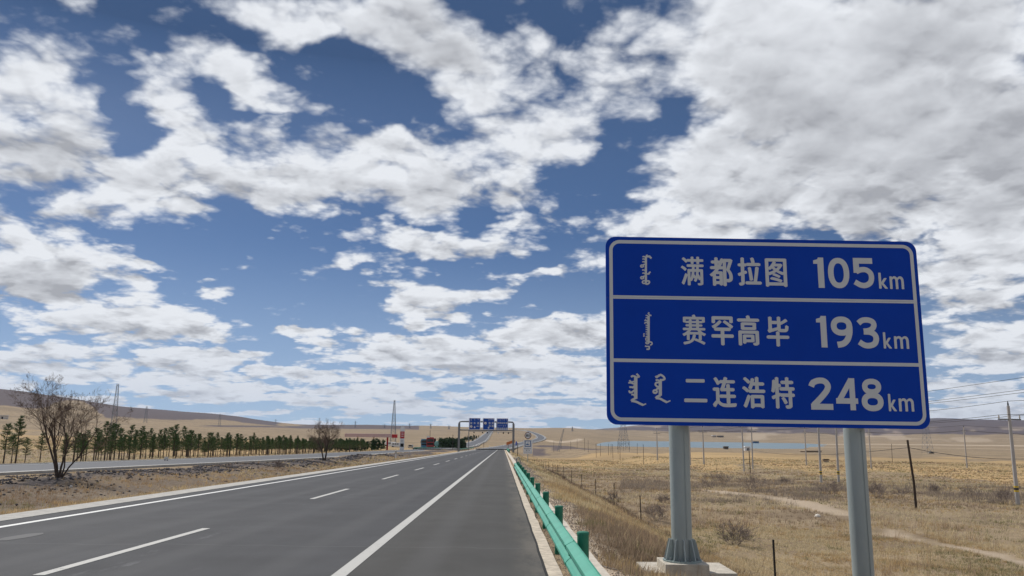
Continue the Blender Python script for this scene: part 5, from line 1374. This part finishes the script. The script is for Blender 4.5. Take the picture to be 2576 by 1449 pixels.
tufts('tall_stalks', 'pale tall grass stalks standing above the shorter grass', PS_, 14, .42*rng.uniform(.5, 1.3, len(PS_)), .0022+.00011*np.hypot(PS_[:, 0], PS_[:, 1]), 22, np.array([(.62, .50, .30), (.50, .36, .20), (.36, .25, .17)])[np.random.default_rng(5).integers(0, 3, len(PS_))], lean=.35)
P2_ = scatter(52000, 1285, 2700, 42, 230, .9, 2, okR, dR); r2_ = np.hypot(P2_[:, 0], P2_[:, 1])
tufts('plain_grass', 'dry grass tussocks covering the plain out to the utility poles', P2_, 6, .17*rng.uniform(.6, 1.6, len(P2_)), .00030*r2_, 6, palette(P2_, 6, .03))
P8 = scatter(26000, 1560, 2700, 58, 112, 1., 12, okR, lambda x, y_: np.clip(sst(fbm(x*.13, y_*.13, 3, 91), .42, .66)*.5, 0, 1)); r8_ = np.hypot(P8[:, 0], P8[:, 1])
tufts('grey_scrub', 'low grey-brown scrub in a belt across the plain', P8, 7, .42*rng.uniform(.4, 1.4, len(P8)), .00022*r8_, 13, np.array([(.30, .25, .20), (.36, .29, .22), (.24, .20, .17)])[np.random.default_rng(2).integers(0, 3, len(P8))], lean=.5)
fl = np.array([(fx_(y_)+rng.normal(0, .15), y_, 0) for y_ in rng.uniform(14, 130, 2600)]); fl[:, 2] = H(fl[:, 0], fl[:, 1])
tufts('fence_stubble', 'dark dead weeds caught along the foot of the wire fence', fl, 5, (.20)*rng.uniform(.5, 1.4, len(fl)), .004+.0002*fl[:, 1], 8, np.tile(np.array([[.17, .13, .10]]), (len(fl), 1)))
def okM(x, y_): return ((x < -11.25) & (x > -21.4+0.0*y_-4.4*(1-sst(y_, 30, 110)))) & (y_ > 8)
def dM(x, y_):
    n2_ = fbm(x*.05, y_*.05, 4, 41); v = fbm(x*.6, y_*.6, 3, 83)
    st_ = sst(x+(n2_-.5)*6, -18.6, -16.4)
    return np.clip((.12+.88*st_)*(.3+.9*sst(v, .35, .6)), 0, 1)
P3 = scatter(60000, -120, 1240, 17, 200, .9, 3, okM, dM); r3_ = np.hypot(P3[:, 0], P3[:, 1])
tufts('median_grass', 'dry brown and yellow grass on the median between the carriageways', P3, 8, .16*rng.uniform(.5, 1.5, len(P3)), .0045+.00013*r3_, 9, palette(P3, 9, .0)*np.array([.95, .88, .8]))
def okL(x, y_): return (x < -37.0)
P4 = scatter(34000, -150, 1100, 45, 300, .9, 4, okL, lambda x, y_: .9+0*x); r4_ = np.hypot(P4[:, 0], P4[:, 1])
tufts('plantation_grass', 'dry yellowish grass beneath and behind the pine plantation', P4, 5, .22*rng.uniform(.5, 1.5, len(P4)), .0003*r4_, 10, palette(P4, 10, .02))
# broken stone on the median bank and along the right-hand shoulder
def stones(name, lab, P_, size, seed, base):
    r_ = np.random.default_rng(seed); n = len(P_)
    oc = np.array([(1, 0, 0), (-1, 0, 0), (0, 1, 0), (0, -1, 0), (0, 0, 1), (0, 0, -1)], float)
    fc = np.array([(0, 2, 4), (2, 1, 4), (1, 3, 4), (3, 0, 4), (2, 0, 5), (1, 2, 5), (3, 1, 5), (0, 3, 5)])
    V = oc[None]*r_.uniform(.5, 1.2, (n, 6, 3))*size[:, None, None]*np.array([1, 1, .6]); an = r_.uniform(0, 6.28, n); c_, s_ = np.cos(an)[:, None], np.sin(an)[:, None]
    X = V[:, :, 0]*c_-V[:, :, 1]*s_; Y = V[:, :, 0]*s_+V[:, :, 1]*c_; V = np.stack([X, Y, V[:, :, 2]], 2)+P_[:, None, :]+np.array([0, 0, .02])
    Fc = (fc[None]+6*np.arange(n)[:, None, None]).reshape(-1, 3)
    col = np.repeat((base*r_.uniform(.6, 1.6, (n, 1)))[:, None, :], 6, 1)
    o = link(name, np_mesh(name, V.reshape(-1, 3), Fc, M_rock, col.reshape(-1, 3))); tag(o, lab, kind='stuff'); return o
P5 = scatter(42000, -120, 1100, 20, 150, .9, 5, okM, lambda x, y_: np.clip(1-sst(x+(fbm(x*.05, y_*.05, 4, 41)-.5)*6, -18.4, -16.2)+.06, 0, 1)*sst(fbm(x*.3, y_*.3, 3, 85), .38, .5))
stones('median_rubble', 'grey broken stone spread on the bank of the median', P5, .035+.0011*np.hypot(P5[:, 0], P5[:, 1])*rng.uniform(.4, 1.5, len(P5)), 1, np.array([.075, .07, .075]))
P6 = np.stack([rng.uniform(1.40, 2.3, 9000)**1.0, 8+rng.random(9000)**1.6*110, np.zeros(9000)], 1); P6[:, 2] = H(P6[:, 0], P6[:, 1])
stones('shoulder_gravel', 'grey gravel and pale chips between the drain strip and the grass', P6, .012+.0009*P6[:, 1]*rng.uniform(.05, .4, 9000)+.006*rng.random(9000), 2, np.array([.24, .205, .175]))
P7 = np.stack([rng.uniform(.80, 1.06, 3500), 7+rng.random(3500)**1.6*60, np.zeros(3500)], 1); P7[:, 2] = H(P7[:, 0], P7[:, 1])
stones('rail_gravel', 'small gravel in the gap beneath the guardrail', P7, .008+.0003*P7[:, 1]*rng.uniform(.5, 1.3, 3500), 3, np.array([.17, .15, .13]))

# ------------------------------------------------------------------ thin haze over the plain
M_haze = bpy.data.materials.new('haze'); M_haze.use_nodes = True
t = NT(M_haze.node_tree); t.n.remove(t.n['Principled BSDF'])
vp = t.new('ShaderNodeVolumePrincipled'); vp.inputs['Color'].default_value = (.62, .74, .95, 1); vp.inputs['Density'].default_value = 3.2e-5; vp.inputs['Anisotropy'].default_value = .3
t.l.new(vp.outputs[0], t.n['Material Output'].inputs['Volume'])
hb = MB().box(-9300, 9300, -9300, 9300, float(GV[:, 2].min())-1.5, float(max(GV[:, 2].max(), 60))+8).build('haze', M_haze)
tag(hb, 'faint bluish haze over the distant hills', kind='stuff')
